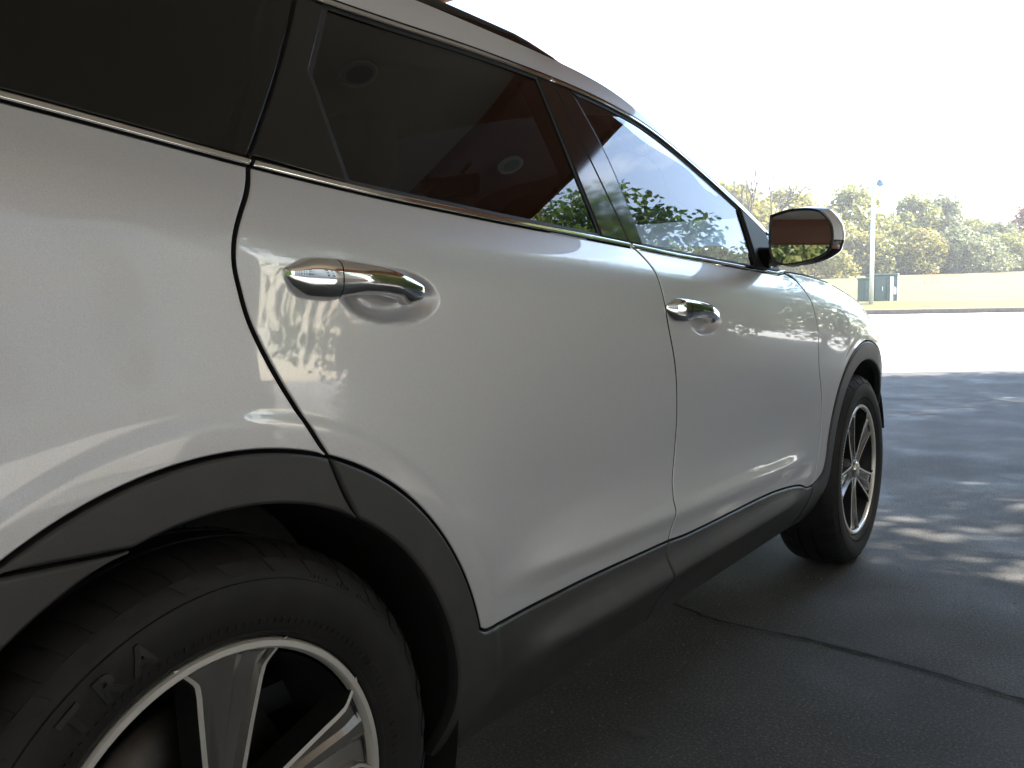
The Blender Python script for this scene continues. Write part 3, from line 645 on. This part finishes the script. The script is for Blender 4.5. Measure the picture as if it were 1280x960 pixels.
mat('tar', (.030, .029, .028), .95, spec=.15); mat('worn_asphalt', (.085, .083, .08), .72)
m = mat('lawn_grass', (.3, .3, .1), .9); v = coords(m); f = noise(m, v, .25, 8, .6); f2 = noise(m, v, 2.2, 8, .75)
c1 = ramp(m, f, [(.32, (.070, .075, .018)), (.52, (.105, .096, .026)), (.72, (.125, .102, .036))]); c2 = ramp(m, f2, [(.32, (.5, .52, .5)), (.7, (1.25, 1.2, 1.15))])
n_, l_, b_ = nodes(m); mu = n_.new('ShaderNodeMix'); mu.data_type = 'RGBA'; mu.blend_type = 'MULTIPLY'; mu.inputs['Factor'].default_value = 1
l_.new(c1, mu.inputs['A']); l_.new(c2, mu.inputs['B']); l_.new(mu.outputs['Result'], b_.inputs['Base Color'])
m = mat('kerb_concrete', (.13, .11, .09), .85); v = coords(m); f = noise(m, v, 8, 6); link(m, ramp(m, f, [(.3, (.09, .075, .06)), (.75, (.15, .125, .10))]), 'Base Color')  # kerb colour darkened so its face reads as shaded
def wl_pt(w, s, dz=0.):
    p = CAM + FH * w + RH * s; return (p.x, p.y, float(np.interp(w, [a for a, b in ZT], [b for a, b in ZT])) + dz)
def sheet(name, ws, ss, m, dz=0., kind='structure'):
    V = [wl_pt(w, s, dz) for w in ws for s in ss]; n = len(ss)
    F = [(i * n + j, i * n + j + 1, (i + 1) * n + j + 1, (i + 1) * n + j) for i in range(len(ws) - 1) for j in range(n - 1)]
    o = pydata(name, V, F, m); tag(o, kind=kind); return o
tag(sheet('ground', [-300, -60, -20, -5, 0, 5, 9, 11, 14, 20, 26, 31.9, 32, 34, 36, 50, 70, 95, 400], [-400, -150, -60, -30, -10, 0, 10, 20, 30, 60, 150, 400], 'asphalt'), 'dark weathered asphalt around and under the car', None)
tag(sheet('lawn', [32.28, 33, 34, 36, 40, 45, 50, 60, 70, 80, 95, 400], [-300, -100, -50, -20, 0, 20, 50, 100, 300], 'lawn_grass', .10), 'dry yellow grass bank rising behind the kerb')
sheet('paved_lot', [11.4, 14, 20, 26, 31.9], [-60, -30, -10, 0, 10, 20, 30, 60], 'pale_paving', .004)
V = [(4.3, -40, .004), (60, -40, .004), (60, 6.2, .004), (7.0, 6.2, .004), (4.3, 4.4, .004)]; tag(pydata('side_lot', V, [(0, 1, 2, 3, 4)], 'tan_paving'), 'pale tan paving to the right of the canopy', kind='structure')
# kerb, in lengths
kerb = tag(sheet('kerb_bed', [32.0, 32.26], [-60, 60], 'kerb_concrete', .005), 'concrete kerb along the foot of the lawn')
for k in range(14):
    s0 = -12 + 3.0 * k; mb = MB(); s1 = s0 + 2.985
    V = [wl_pt(32, s0), wl_pt(32, s1), wl_pt(32, s1, .17), wl_pt(32, s0, .17), wl_pt(32.26, s0, -.2), wl_pt(32.26, s1, -.2), wl_pt(32.26, s1, .14), wl_pt(32.26, s0, .14)]
    mb.add(V, [(0, 1, 2, 3), (4, 7, 6, 5), (3, 2, 6, 7), (0, 3, 7, 4), (1, 5, 6, 2)]); mb.build('kerb_stone', 'kerb_concrete', kerb)
# tar sealed crack and seams
def strip(name, pts, w, m, label, z=.004, jag=.35, seed=1):
    rng = random.Random(seed); p = spl(pts, .03); V = []; F = []
    for i, q in enumerate(p):
        d = p[min(i + 1, len(p) - 1)] - p[max(i - 1, 0)]; d = d / np.linalg.norm(d); n = np.array([-d[1], d[0]])
        e = min(1, i / 6, (len(p) - 1 - i) / 6) * .85 + .15; ww = w * e
        for s in (-1, 1): c = q + n * s * ww * (1 + rng.uniform(-jag, jag)); V.append((c[0], c[1], gz(c[0], c[1]) + z))
        if i: k = 2 * i; F.append((k - 2, k - 1, k + 1, k))
    return tag(pydata(name, V, F, m), label, kind='structure')
strip('sealed_crack', [(-.52, 2.02), (-.36, 1.955), (-.21, 1.905), (.06, 1.905), (.27, 1.88), (.40, 1.86), (.53, 1.83), (.72, 1.80), (1.6, 1.75)], .0065, 'tar', 'dark sealed crack running across the asphalt beside the car', .0045, .75)
strip('pavement_seam', [(-2.4, 8.2), (-1.21, 8.59), (-.09, 9.01), (2.5, 9.9)], .007, 'tar', 'thin dark seam across the far shaded asphalt', .0045, seed=4)
rngp = random.Random(9); V = [(-.09 + .05 * math.cos(t) * rngp.uniform(.5, 1.2), 1.135 + .022 * math.sin(t) * rngp.uniform(.4, 1.3), .0045) for t in np.linspace(0, 2 * math.pi, 22)[:-1]]
tag(pydata('pale_scuff', V, [tuple(range(21))], 'worn_asphalt'), 'small pale scuff on the asphalt below the rear door', kind='structure')
# loose grit lying on the asphalt near the car
rg = np.random.default_rng(12); nb_ = 2600; V = []; F = []
gx = rg.uniform(-.9, 1.1, nb_); gy = rg.uniform(.5, 5.5, nb_); gs = rg.uniform(.0012, .0036, nb_)
for x_, y_, s_ in zip(gx, gy, gs):
    k_ = len(V); t_ = rg.uniform(0, 6.28); a_ = [(x_ + s_ * math.cos(t_ + q_) * rg.uniform(.7, 1.3), y_ + s_ * math.sin(t_ + q_) * rg.uniform(.7, 1.3), 0.) for q_ in (0, 1.57, 3.14, 4.71)]
    V += a_ + [(x_, y_, s_ * .9)]; F += [(k_, k_ + 1, k_ + 4), (k_ + 1, k_ + 2, k_ + 4), (k_ + 2, k_ + 3, k_ + 4), (k_ + 3, k_, k_ + 4)]
mat('grit_stone', (.20, .19, .17), .9); tag(pydata('loose_grit', V, F, 'grit_stone'), 'fine loose grit scattered on the asphalt', kind='stuff')
# ---------------------------------------------------------------- canopy over the drive
m = mat('stucco_tan', (.60, .54, .46), .9); v = coords(m); f = noise(m, v, 30, 5); bump(m, f, .2, .004); f2 = noise(m, v, .6, 6); link(m, ramp(m, f2, [(.3, (.46, .42, .36)), (.75, (.53, .485, .42))]), 'Base Color')
m = mat('stucco_terracotta', (.36, .15, .075), .85); v = coords(m); f = noise(m, v, .8, 6); link(m, ramp(m, f, [(.3, (.23, .095, .052)), (.75, (.30, .13, .07))]), 'Base Color')
mat('lamp_trim_white', (.78, .77, .74), .4); mat('lamp_lens', (.30, .29, .27), .25)
m = mat('column_stone', (.33, .28, .22), .85); v = coords(m); f = noise(m, v, 9, 6); bump(m, f, .4, .01); link(m, ramp(m, f, [(.3, (.26, .21, .16)), (.75, (.40, .34, .27))]), 'Base Color')
can = tag(empty('canopy', (0, -2, 0)), 'wide tan canopy with terracotta edge over the parked car', 'canopy')
CINV = Matrix.Translation((0, 2, 0))
def cpart(o): o.parent = can; o.matrix_parent_inverse = CINV; return o
X0, X1, Y0, Y1, ZC = -7.6, 7.2, -10.0, 5.28, 3.72
mb = MB(); mb.box(X0 + 1.2, X1 - 1.2, Y0 + 1.2, Y1 - 1.3, ZC, ZC + .06); cpart(mb.build('soffit', 'stucco_tan'))
BZ = ZC - .10
for (a, b, c, d) in ((X0, X1, Y1 - 1.3, Y1), (X0, X1, Y0, Y0 + 1.2), (X0, X0 + 1.2, Y0 + 1.2, Y1 - 1.3), (X1 - 1.2, X1, Y0 + 1.2, Y1 - 1.3)):
    mb = MB(); mb.box(a, b, c, d, BZ, ZC + .10, b=.012); cpart(mb.build('edge_beam', 'stucco_terracotta'))
for (a, b, c, d) in ((X0 - .06, X1 + .06, Y1, Y1 + .06), (X0 - .06, X1 + .06, Y0 - .06, Y0), (X0 - .06, X0, Y0, Y1), (X1, X1 + .06, Y0, Y1)):
    mb = MB(); mb.box(a, b, c, d, BZ - .02, ZC + .62, b=.01); cpart(mb.build('fascia', 'stucco_terracotta'))
mb = MB(); mb.box(X0, X1, Y0, Y1, ZC + .105, ZC + .6); cpart(mb.build('roof_deck', 'stucco_tan'))
mb0 = lathe([(0, .045), (.010, .075), (-.004, .105), (-.006, .108), (.012, .112), (.02, .112)], 32); trim0 = mb0.build('recessed_light', 'lamp_trim_white', None, True)
mb0 = lathe([(.018, .0005), (.018, .078)], 24); lens0 = mb0.build('lens', 'lamp_lens', None, True)
for (x, y, z) in [(px, py, ZC) for px in (-4.2, .86, 4.6) for py in (2.85, -.4, -3.6, -6.8)] + [(px, Y1 - .80, BZ) for px in (-5.6, -2.2, 1.25, 4.7)]:
    t = trim0.copy(); COL.objects.link(t); t.location = (x, y, z - .004); t.rotation_euler = (0, -math.pi / 2, 0) ; t.rotation_euler = (0, math.radians(90), 0); cpart(t)
    q_ = lens0.copy(); COL.objects.link(q_); q_.parent = t
for o in (trim0, lens0): bpy.data.objects.remove(o)
for (x, y) in ((X0 + .6, Y1 - .65), (X1 - .6, Y1 - .65), (X0 + .6, Y0 + .6), (X1 - .6, Y0 + .6), (X0 + .6, -2.6)):
    mb = MB(); mb.box(x - .26, x + .26, y - .26, y + .26, .93, BZ, b=.015); c = cpart(mb.build('column', 'stucco_tan'))
    mb = MB(); mb.box(x - .36, x + .36, y - .36, y + .36, 0, .86, b=.02); mb.build('column_base', 'column_stone', c); mb = MB(); mb.box(x - .39, x + .39, y - .39, y + .39, .86, .93, b=.012); mb.build('base_cap', 'kerb_concrete', c)
# ---------------------------------------------------------------- building across the right hand lot (out of view, added for an even reflection in the paint)
mat('white_metal2', (.7, .7, .68), .5)
bl = tag(empty('reflection_building', (23, -8, 0)), 'pale three storey building added out of view to be reflected in the paint', 'building')
BINV = Matrix.Translation((-23, 8, 0))
def bpart(nm, m, *box, par=None, b=0.):
    mb = MB(); mb.box(*box, b=b); o = mb.build(nm, m, par)
    if par is None: o.parent = bl; o.matrix_parent_inverse = BINV
    return o
bpart('wall', 'stucco_tan', 23, 36, -27, 16, 0, 10.2); bpart('parapet', 'stucco_terracotta', 22.85, 36.1, -27.1, 16.1, 10.2, 10.9); bpart('plinth', 'column_stone', 22.9, 23.0, -27, 16, 0, .8)
for k in range(9):
    for z_ in (1.3, 4.4, 7.5):
        y_ = -25.2 + 4.5 * k; w_ = bpart('window', 'white_metal2', 22.93, 23.0, y_, y_ + 2.0, z_, z_ + 1.7); bpart('pane', 'privacy_glass', 22.90, 22.925, y_ + .08, y_ + 1.92, z_ + .08, z_ + 1.62, par=w_)
# ---------------------------------------------------------------- trees
m = mat('bark', (.11, .085, .065), .9); v = coords(m, scale=(1, 1, .25)); f = noise(m, v, 14, 6); bump(m, f, .5, .02); link(m, ramp(m, f, [(.3, (.07, .055, .042)), (.7, (.17, .14, .11))]), 'Base Color')
mat('bark_pale', (.075, .06, .05), .9)
def leaf_mat(name, cols, trans=.45):
    m = bpy.data.materials.new(name); m.use_nodes = True; n, l = m.node_tree.nodes, m.node_tree.links; MATS[name] = m
    b = n['Principled BSDF']; b.inputs['Roughness'].default_value = .55; o = n['Material Output']
    g = n.new('ShaderNodeNewGeometry'); oi = n.new('ShaderNodeObjectInfo'); nz = n.new('ShaderNodeTexNoise'); nz.inputs['Scale'].default_value = .9; nz.inputs['Detail'].default_value = 4
    l.new(g.outputs['Position'], nz.inputs['Vector'])
    ad = n.new('ShaderNodeMath'); ad.operation = 'MULTIPLY_ADD'; ad.inputs[1].default_value = .34; l.new(g.outputs['Random Per Island'], ad.inputs[0])
    a2 = n.new('ShaderNodeMath'); a2.operation = 'MULTIPLY_ADD'; a2.inputs[1].default_value = .66; l.new(nz.outputs['Fac'], a2.inputs[0]); l.new(ad.outputs[0], a2.inputs[2])
    ad.inputs[2].default_value = 0
    r = n.new('ShaderNodeValToRGB'); e = r.color_ramp.elements
    while len(e) < len(cols): e.new(.5)
    for k, c in enumerate(cols): e[k].position = .25 + .5 * k / (len(cols) - 1); e[k].color = (*c, 1)
    l.new(a2.outputs[0], r.inputs['Fac']); l.new(r.outputs['Color'], b.inputs['Base Color'])
    t = n.new('ShaderNodeBsdfTranslucent'); l.new(r.outputs['Color'], t.inputs['Color']); mx = n.new('ShaderNodeMixShader'); mx.inputs['Fac'].default_value = trans
    l.new(b.outputs['BSDF'], mx.inputs[1]); l.new(t.outputs['BSDF'], mx.inputs[2]); l.new(mx.outputs['Shader'], o.inputs['Surface'])
leaf_mat('leaf_olive', [(.10, .125, .035), (.17, .18, .048), (.25, .235, .06), (.32, .275, .08)])
leaf_mat('leaf_green', [(.050, .105, .025), (.085, .155, .035), (.13, .20, .045), (.18, .22, .06)], .58)
leaf_mat('leaf_yellow', [(.12, .13, .038), (.19, .18, .05), (.27, .235, .06), (.31, .24, .075)])
leaf_mat('leaf_red', [(.12, .045, .02), (.24, .07, .025), (.33, .11, .03), (.26, .15, .04)])
leaf_mat('leaf_grey', [(.10, .125, .06), (.15, .17, .08), (.205, .21, .10), (.25, .24, .12)])
def tree_mesh(seed, H, R, z0, nl, ls, shape='round', trunk_r=.12, clumps=26, branches=9):
    rng = np.random.default_rng(seed); mb = MB()
    top = H * .82; bend = rng.uniform(-.15, .15, 2) * R
    tp = [(bend[0] * t**2, bend[1] * t**2, top * t - .1) for t in np.linspace(0, 1, 7)]
    mb.tube(tp, [trunk_r * (1 - .85 * t) + .008 for t in np.linspace(0, 1, 7)], 8)
    C = []
    for k in range(clumps):
        u = (k + .5) / clumps; z = z0 + (H - z0) * (.06 + .9 * u)
        if shape == 'round': prof = math.sqrt(max(.06, 1 - (2 * (u - .42))**2 * .95))
        elif shape == 'cone': prof = 1.02 - .8 * u
        else: prof = math.sqrt(max(.1, 1 - u**2))
        a = k * 2.399 + rng.uniform(-.5, .5); rr = R * prof * math.sqrt(rng.uniform(.15, 1.0))
        C.append((rr * math.cos(a), rr * math.sin(a), z, R * rng.uniform(.26, .44)))
    for c in C[::max(1, len(C) // branches)]:
        s = min(1, max(.12, (c[2] - .25 * R) / max(top, .1)) * .8); b0 = Vector((bend[0] * s**2, bend[1] * s**2, top * s)); e = Vector(c[:3])
        mid = (b0 + e) / 2 + Vector((0, 0, -.06 * R)); r0 = trunk_r * (1 - .8 * s) * .6 + .006
        mb.tube([b0, mid, e], [r0, r0 * .6, r0 * .2], 5, caps=False)
    V = np.zeros((nl, 4, 3)); cs = np.array(C); w = cs[:, 3]**2; pick = rng.choice(len(C), nl, p=w / w.sum())
    d = rng.normal(size=(nl, 3)); d /= np.linalg.norm(d, axis=1)[:, None]; rad = cs[pick, 3] * rng.uniform(.35, 1.08, nl)**.6
    c = cs[pick, :3] + d * rad[:, None] * np.array([1, 1, .78]); c[:, 2] = np.maximum(c[:, 2], .08)
    n = d * .6 + rng.normal(size=(nl, 3)) * .7 + np.array([0, 0, .35]); n /= np.linalg.norm(n, axis=1)[:, None]
    t = np.cross(n, rng.normal(size=(nl, 3))); t /= np.linalg.norm(t, axis=1)[:, None]; b = np.cross(n, t); s = ls * rng.uniform(.55, 1.25, nl)[:, None]
    for k, (p, q) in enumerate(((-.15, -1), (.62, -.1), (.15, 1.05), (-.6, .1))): V[:, k] = c + t * s * p + b * s * q + n * s * .12 * (k % 2)
    return mb, V.reshape(-1, 3)
TREES = {}
def tree_kind(key, lm, bark='bark', **kw):
    mb, LV = tree_mesh(**kw)
    t = mb.build('trunk', bark, None, True); me = bpy.data.meshes.new('crown'); nq = len(LV) // 4
    me.vertices.add(len(LV)); me.vertices.foreach_set('co', LV.ravel()); me.loops.add(nq * 4); me.loops.foreach_set('vertex_index', np.arange(nq * 4, dtype=np.int32))
    me.polygons.add(nq); me.polygons.foreach_set('loop_start', np.arange(0, nq * 4, 4, dtype=np.int32)); me.update(calc_edges=True); me.validate()
    me.materials.append(MATS[lm]); TREES[key] = (t.data, me, lm); bpy.data.objects.remove(t)
def plant(name, key, x, y, scale, rot, label, cat='tree', group=None, lm=None, z=None, sz=1.0):
    tm, cm, base_lm = TREES[key]; r = empty(name, (x, y, gz(x, y) if z is None else z)); r.rotation_euler = (0, 0, rot); r.scale = (scale, scale, scale * sz)
    a = bpy.data.objects.new('trunk', tm); COL.objects.link(a); a.parent = r
    if lm and lm != base_lm:
        k2 = (key, lm)
        if k2 not in TREES: c2 = cm.copy(); c2.materials.clear(); c2.materials.append(MATS[lm]); TREES[k2] = c2
        cm = TREES[k2]
    b = bpy.data.objects.new('crown', cm); COL.objects.link(b); b.parent = r
    return tag(r, label, cat, group)
tree_kind('far_tall', 'leaf_olive', seed=2, H=7.6, R=2.5, z0=.3, nl=5200, ls=.20, clumps=44)
tree_kind('far_round', 'leaf_olive', seed=5, H=5.8, R=2.9, z0=.1, nl=5200, ls=.20, clumps=44)
tree_kind('far_cone', 'leaf_grey', seed=8, H=8.2, R=2.2, z0=.5, nl=4600, ls=.18, shape='cone', clumps=46)
tree_kind('far_shrub', 'leaf_grey', seed=11, H=2.9, R=2.3, z0=.0, nl=3600, ls=.15, shape='dome', clumps=34, trunk_r=.05)
tree_kind('near_tree', 'leaf_green', seed=21, H=5.6, R=1.9, z0=.5, nl=14500, ls=.064, clumps=40, trunk_r=.09)
tree_kind('near_big', 'leaf_green', seed=24, H=7.4, R=2.7, z0=1.2, nl=14000, ls=.10, clumps=54, trunk_r=.14)
tree_kind('near_bush', 'leaf_green', seed=27, H=1.7, R=1.5, z0=.0, nl=7000, ls=.07, shape='dome', clumps=36, trunk_r=.04)
def far(px, w, dz=0.):
    """ground point on the lawn below a given bearing"""
    s = (px - 640) / 1082 * w; return wl_pt(w, s)[:2]
G = 'trees along the top of the lawn'
FAR = [  # bearing px, depth, kind, scale, leaf, label
 (905, 66, 'far_round', 1.3, 'leaf_yellow', 'rounded yellow tree behind the windscreen pillar'),
 (985, 70, 'far_round', 1.25, 'leaf_yellow', 'yellow leafed tree half hidden behind the door mirror'),
 (1018, 62, 'far_shrub', 1.0, 'leaf_yellow', 'low golden shrub just below the door mirror'),
 (1062, 72, 'far_tall', 1.02, 'leaf_olive', 'tallest olive tree, left of the light pole'),
 (1042, 69, 'far_round', .80, 'leaf_olive', 'rounded olive tree between the mirror and the light pole'),
 (1098, 73, 'far_round', .88, 'leaf_olive', 'olive tree directly behind the light pole'),
 (1110, 66, 'far_shrub', .95, 'leaf_olive', 'green shrub above the green cabinets'),
 (1140, 74, 'far_tall', .93, 'leaf_olive', 'tall tree right of the light pole'),
 (1148, 66, 'far_round', .64, 'leaf_yellow', 'pale yellow bush in the middle of the tree line'),
 (1180, 74, 'far_cone', .86, 'leaf_grey', 'pointed grey green tree in the middle of the tree line'),
 (1196, 67, 'far_round', .66, 'leaf_grey', 'silvery green bush below the pointed tree'),
 (1222, 68, 'far_shrub', .95, 'leaf_grey', 'grey brown shrub at the foot of the tree line'),
 (1232, 82, 'far_round', .80, 'leaf_green', 'dark green tree set back near the red tree'),
 (1258, 70, 'far_shrub', 1.05, 'leaf_olive', 'green shrub in front of the red tree'),
 (1285, 74, 'far_tall', .80, 'leaf_red', 'red and orange autumn tree at the right edge'),
 (1078, 68, 'far_shrub', 1.1, 'leaf_yellow', 'yellow shrub left of the light pole at the lawn edge'),
 (1125, 68, 'far_round', .66, 'leaf_olive', 'rounded olive bush right of the light pole'),
 (1168, 68, 'far_shrub', 1.1, 'leaf_olive', 'olive shrub between the yellow bush and the silvery bush'),
 (1208, 76, 'far_round', .84, 'leaf_olive', 'olive tree right of the pointed tree'),
 (1160, 78, 'far_tall', .84, 'leaf_grey', 'grey green tree just left of the pointed tree'),
 (1245, 73, 'far_round', .74, 'leaf_grey', 'grey green tree left of the red tree'),
 (1028, 74, 'far_tall', .82, 'leaf_olive', 'olive tree directly behind the door mirror'),
 (962, 74, 'far_round', 1.15, 'leaf_olive', 'olive tree behind the leafless tree'),
 (1330, 72, 'far_round', 1.0, 'leaf_olive', 'olive tree beyond the red tree, outside the right edge'),
 (845, 70, 'far_tall', .9, 'leaf_olive', 'olive tree seen through the front door window'),
 (770, 68, 'far_round', 1.1, 'leaf_olive', 'broad olive tree behind the car roof'),
 (690, 66, 'far_round', 1.05, 'leaf_green', 'green tree seen through the rear door window'),
 (610, 70, 'far_tall', 1.0, 'leaf_olive', 'olive tree behind the middle of the car'),
 (520, 68, 'far_round', 1.1, 'leaf_yellow', 'yellow tree hidden behind the rear of the car'),
]
for i, (px, w, k, s, lm, lab) in enumerate(FAR):
    s *= 1.06
    x, y = far(px, w); plant('shrub' if 'shrub' in k else 'tree', k, x, y, s, i * 1.7, lab, 'shrub' if 'shrub' in k else 'tree', G, lm, sz=.86)
# bare tree
def bare(seed=4):
    rng = random.Random(seed); mb = MB()
    def grow(p, d, L, r, lev):
        q = p + d * L; m_ = (p + q) / 2 + Vector((rng.uniform(-1, 1), rng.uniform(-1, 1), 0)) * L * .06
        mb.tube([p, m_, q], [r, r * .85, r * .68], 5, caps=False)
        if lev == 0: return
        for k in range(3 if lev > 2 else 2 + (rng.random() > .5)):
            ax = Vector((rng.uniform(-1, 1), rng.uniform(-1, 1), rng.uniform(-.1, .9))).normalized(); nd = (d * 1.0 + ax * .75).normalized(); grow(q, nd, L * rng.uniform(.62, .8), r * .62, lev - 1)
    grow(Vector((0, 0, -.1)), Vector((.05, 0, 1)), 2.6, .19, 5); return mb
x, y = far(946, 60); bt = tag(empty('bare_tree', (x, y, gz(x, y))), 'leafless brown tree standing behind the windscreen pillar', 'tree'); bare().build('trunk', 'bark_pale', bt, True)
# trees beside and behind the camera, seen in the paint and the glass
NEAR = [('near_tree', 2.85, 12.6, .80, 'leaf_green', 'young green tree nearest the sunlit drive'), ('near_tree', 4.8, 13.0, 1.34, 'leaf_green', 'young green tree second from the sunlit drive'), ('near_tree', 5.4, 10.4, 1.08, 'leaf_green', 'young green tree third from the sunlit drive'),
 ('near_tree', 4.75, 7.35, 1.06, 'leaf_olive', 'olive leafed tree closest to the canopy corner column'), ('near_tree', 3.5, 8.6, .86, 'leaf_green', 'young green tree close in front of the canopy edge'), ('near_big', 8.2, 9.4, .95, 'leaf_green', 'large dark tree beyond the canopy corner'), ('near_big', 8.0, 12.6, .95, 'leaf_green', 'large green tree behind the row of young trees'), ('near_big', 7.6, 15.8, .85, 'leaf_green', 'large tree furthest along the right of the drive'),
 ('near_big', 9.5, -24, 1.25, 'leaf_green', 'green tree behind the canopy to the far right'), ('near_big', 5.0, -23, 1.2, 'leaf_green', 'green tree behind the canopy to the right'), ('near_big', .8, -22, 1.2, 'leaf_olive', 'olive tree behind the canopy near its middle'), ('near_big', -2.8, -21, .95, 'leaf_olive', 'olive tree behind the canopy left of the middle'), ('near_big', -7, -23, 1.2, 'leaf_green', 'green tree behind the canopy to the left'), ('near_big', 1.2, -20.5, .66, 'leaf_red', 'small red leafed tree behind the canopy')]
for i, (k, x, y, s, lm, lab) in enumerate(NEAR): plant('tree', k, x, y, s, i * 2.1 + .4, lab, 'tree', 'trees beside the canopy', lm)
BUSH = [(6.6, 8.8, 'round bush under the olive tree by the canopy corner'), (6.2, 12.0, 'round bush between the young trees'), (3, -20, 'round bush behind the canopy on the right'), (-1, -20, 'round bush behind the canopy near its middle'), (7, -21, 'round bush behind the canopy at its far corner')]
for i, (x, y, lab) in enumerate(BUSH): plant('bush', 'near_bush', x, y, (1.9 if x > 20 or y < -15 else 1.05) + .1 * (i % 3), i * 1.3, lab, 'bush', 'bushes beside the canopy', 'leaf_green')
# ---------------------------------------------------------------- street furniture by the kerb
m = mat('cabinet_green', (.060, .095, .080), .5); v = coords(m); f = noise(m, v, 3, 5); link(m, ramp(m, f, [(.3, (.052, .085, .072)), (.75, (.075, .108, .092))]), 'Base Color')
mat('white_metal', (.78, .78, .76), .4); mat('galvanised', (.62, .63, .63), .42, .5); mat('lamp_blue_grey', (.10, .15, .22), .35); mat('orange_plastic', (.50, .22, .12), .6)
def frame_on(px, w, right_px=None):
    s = (px - 640) / 1082 * w; return s
def cab(name, pxa, pxb, w, h, depth, label):
    a, b = frame_on(pxa, w), frame_on(pxb, w); base = CAM + FH * w + RH * a; zb_ = gz(base.x, base.y)
    r = empty(name, (base.x, base.y, zb_)); r.rotation_euler = (0, 0, math.atan2(RH.y, RH.x)); W = b - a
    mb = MB(); mb.box(0, W, 0, depth, -.1, h, b=.02); mb.build('body', 'cabinet_green', r)
    mb = MB(); mb.box(-.03, W + .03, -.04, depth + .03, h, h + .06, b=.015); mb.build('lid', 'cabinet_green', r)
    n = 2 if W > .8 else 1
    for k in range(n):
        x0, x1 = W * k / n + .05, W * (k + 1) / n - .05; mb = MB(); mb.box(x0, x1, -.025, -.002, .12, h - .1, b=.008); d = mb.build('door', 'cabinet_green', r)
        mb = MB(); mb.box(x1 - .10, x1 - .07, -.06, -.027, h * .45, h * .6, b=.006); mb.build('door_handle', 'galvanised', d)
    return tag(r, label, 'cabinet', 'green utility cabinets'), W
c1, W1 = cab('utility_cabinet', 1079, 1090, 34.8, .98, .6, 'narrow low green utility cabinet left of the light pole')
c2, W2 = cab('utility_cabinet', 1091.5, 1121, 35.0, 1.12, .8, 'wide green utility cabinet right of the light pole')
mb = MB(); mb.box(.68 * W2, .68 * W2 + .13, -.05, -.03, .0, 1.06, b=.006); mb.build('lit_edge_strip', 'white_metal', c2)  # white strips put the sunlit look of the cabinet edges into colour
mb = MB(); mb.box(W2 + .002, W2 + .06, -.03, .02, .0, 1.19, b=.006); mb.build('lit_edge_strip', 'white_metal', c2)
mb = MB(); mb.box(.82 * W2, .93 * W2, -.08, -.03, .35, .62, b=.01); mb.build('meter_box', 'galvanised', c2)
p = CAM + FH * 33.6 + RH * ((1089 - 640) / 1082 * 33.6)
lp = tag(empty('light_pole', (p.x, p.y, gz(p.x, p.y))), 'slim white light pole in front of the green cabinets', 'light pole')
mb = MB(); mb.tube([(0, 0, -.1), (0, 0, 2.5), (0, 0, 4.85)], [.085, .075, .062], 12); mb.build('pole', 'galvanised', lp, True)
mb = MB(); mb.box(-.16, .16, -.16, .16, 0, .05, b=.01); mb.build('base_plate', 'galvanised', lp)
mb = MB(); mb.tube([(0, 0, 4.75), (.12, .06, 4.80), (.22, .1, 4.76)], .02, 6); mb.build('bracket', 'galvanised', lp)
mb = MB(); mb.loft([[(.22 + r * math.cos(t), .1 + r * math.sin(t), z) for t in np.linspace(0, 2 * math.pi, 15)[:-1]] for r, z in ((.03, 4.84), (.10, 4.80), (.14, 4.70), (.12, 4.62), (.05, 4.57))]); mb.build('lamp_head', 'lamp_blue_grey', lp, True)
x, y = far(1155, 50); fr = tag(empty('orange_frame', (x, y, gz(x, y) + .1)), 'small faint orange wire frame standing on the lawn', 'frame'); fr.rotation_euler = (0, 0, math.atan2(RH.y, RH.x))
for sx in (0, .42, .82): mb = MB(); mb.tube([(sx, 0, -.05), (sx, 0, .56)], .012, 6); mb.build('post', 'orange_plastic', fr)
for zz in (.12, .54): mb = MB(); mb.tube([(0, 0, zz), (.82, 0, zz)], .010, 6); mb.build('rail', 'orange_plastic', fr)
# ---------------------------------------------------------------- added lens-glare haze over the whole place
VEIL = .0014
hm = bpy.data.materials.new('veil'); hm.use_nodes = True; hn = hm.node_tree.nodes; hn.remove(hn['Principled BSDF']); pv = hn.new('ShaderNodeVolumePrincipled')
pv.inputs['Color'].default_value = (.96, .97, 1, 1); pv.inputs['Density'].default_value = VEIL; pv.inputs['Anisotropy'].default_value = .3
hm.node_tree.links.new(pv.outputs['Volume'], hn['Material Output'].inputs['Volume']); MATS['veil'] = hm
mb = MB(); mb.box(-420, 420, -420, 420, -1.2, 16); tag(mb.build('veil', 'veil'), 'thin pale haze added to stand for lens glare', kind='stuff')
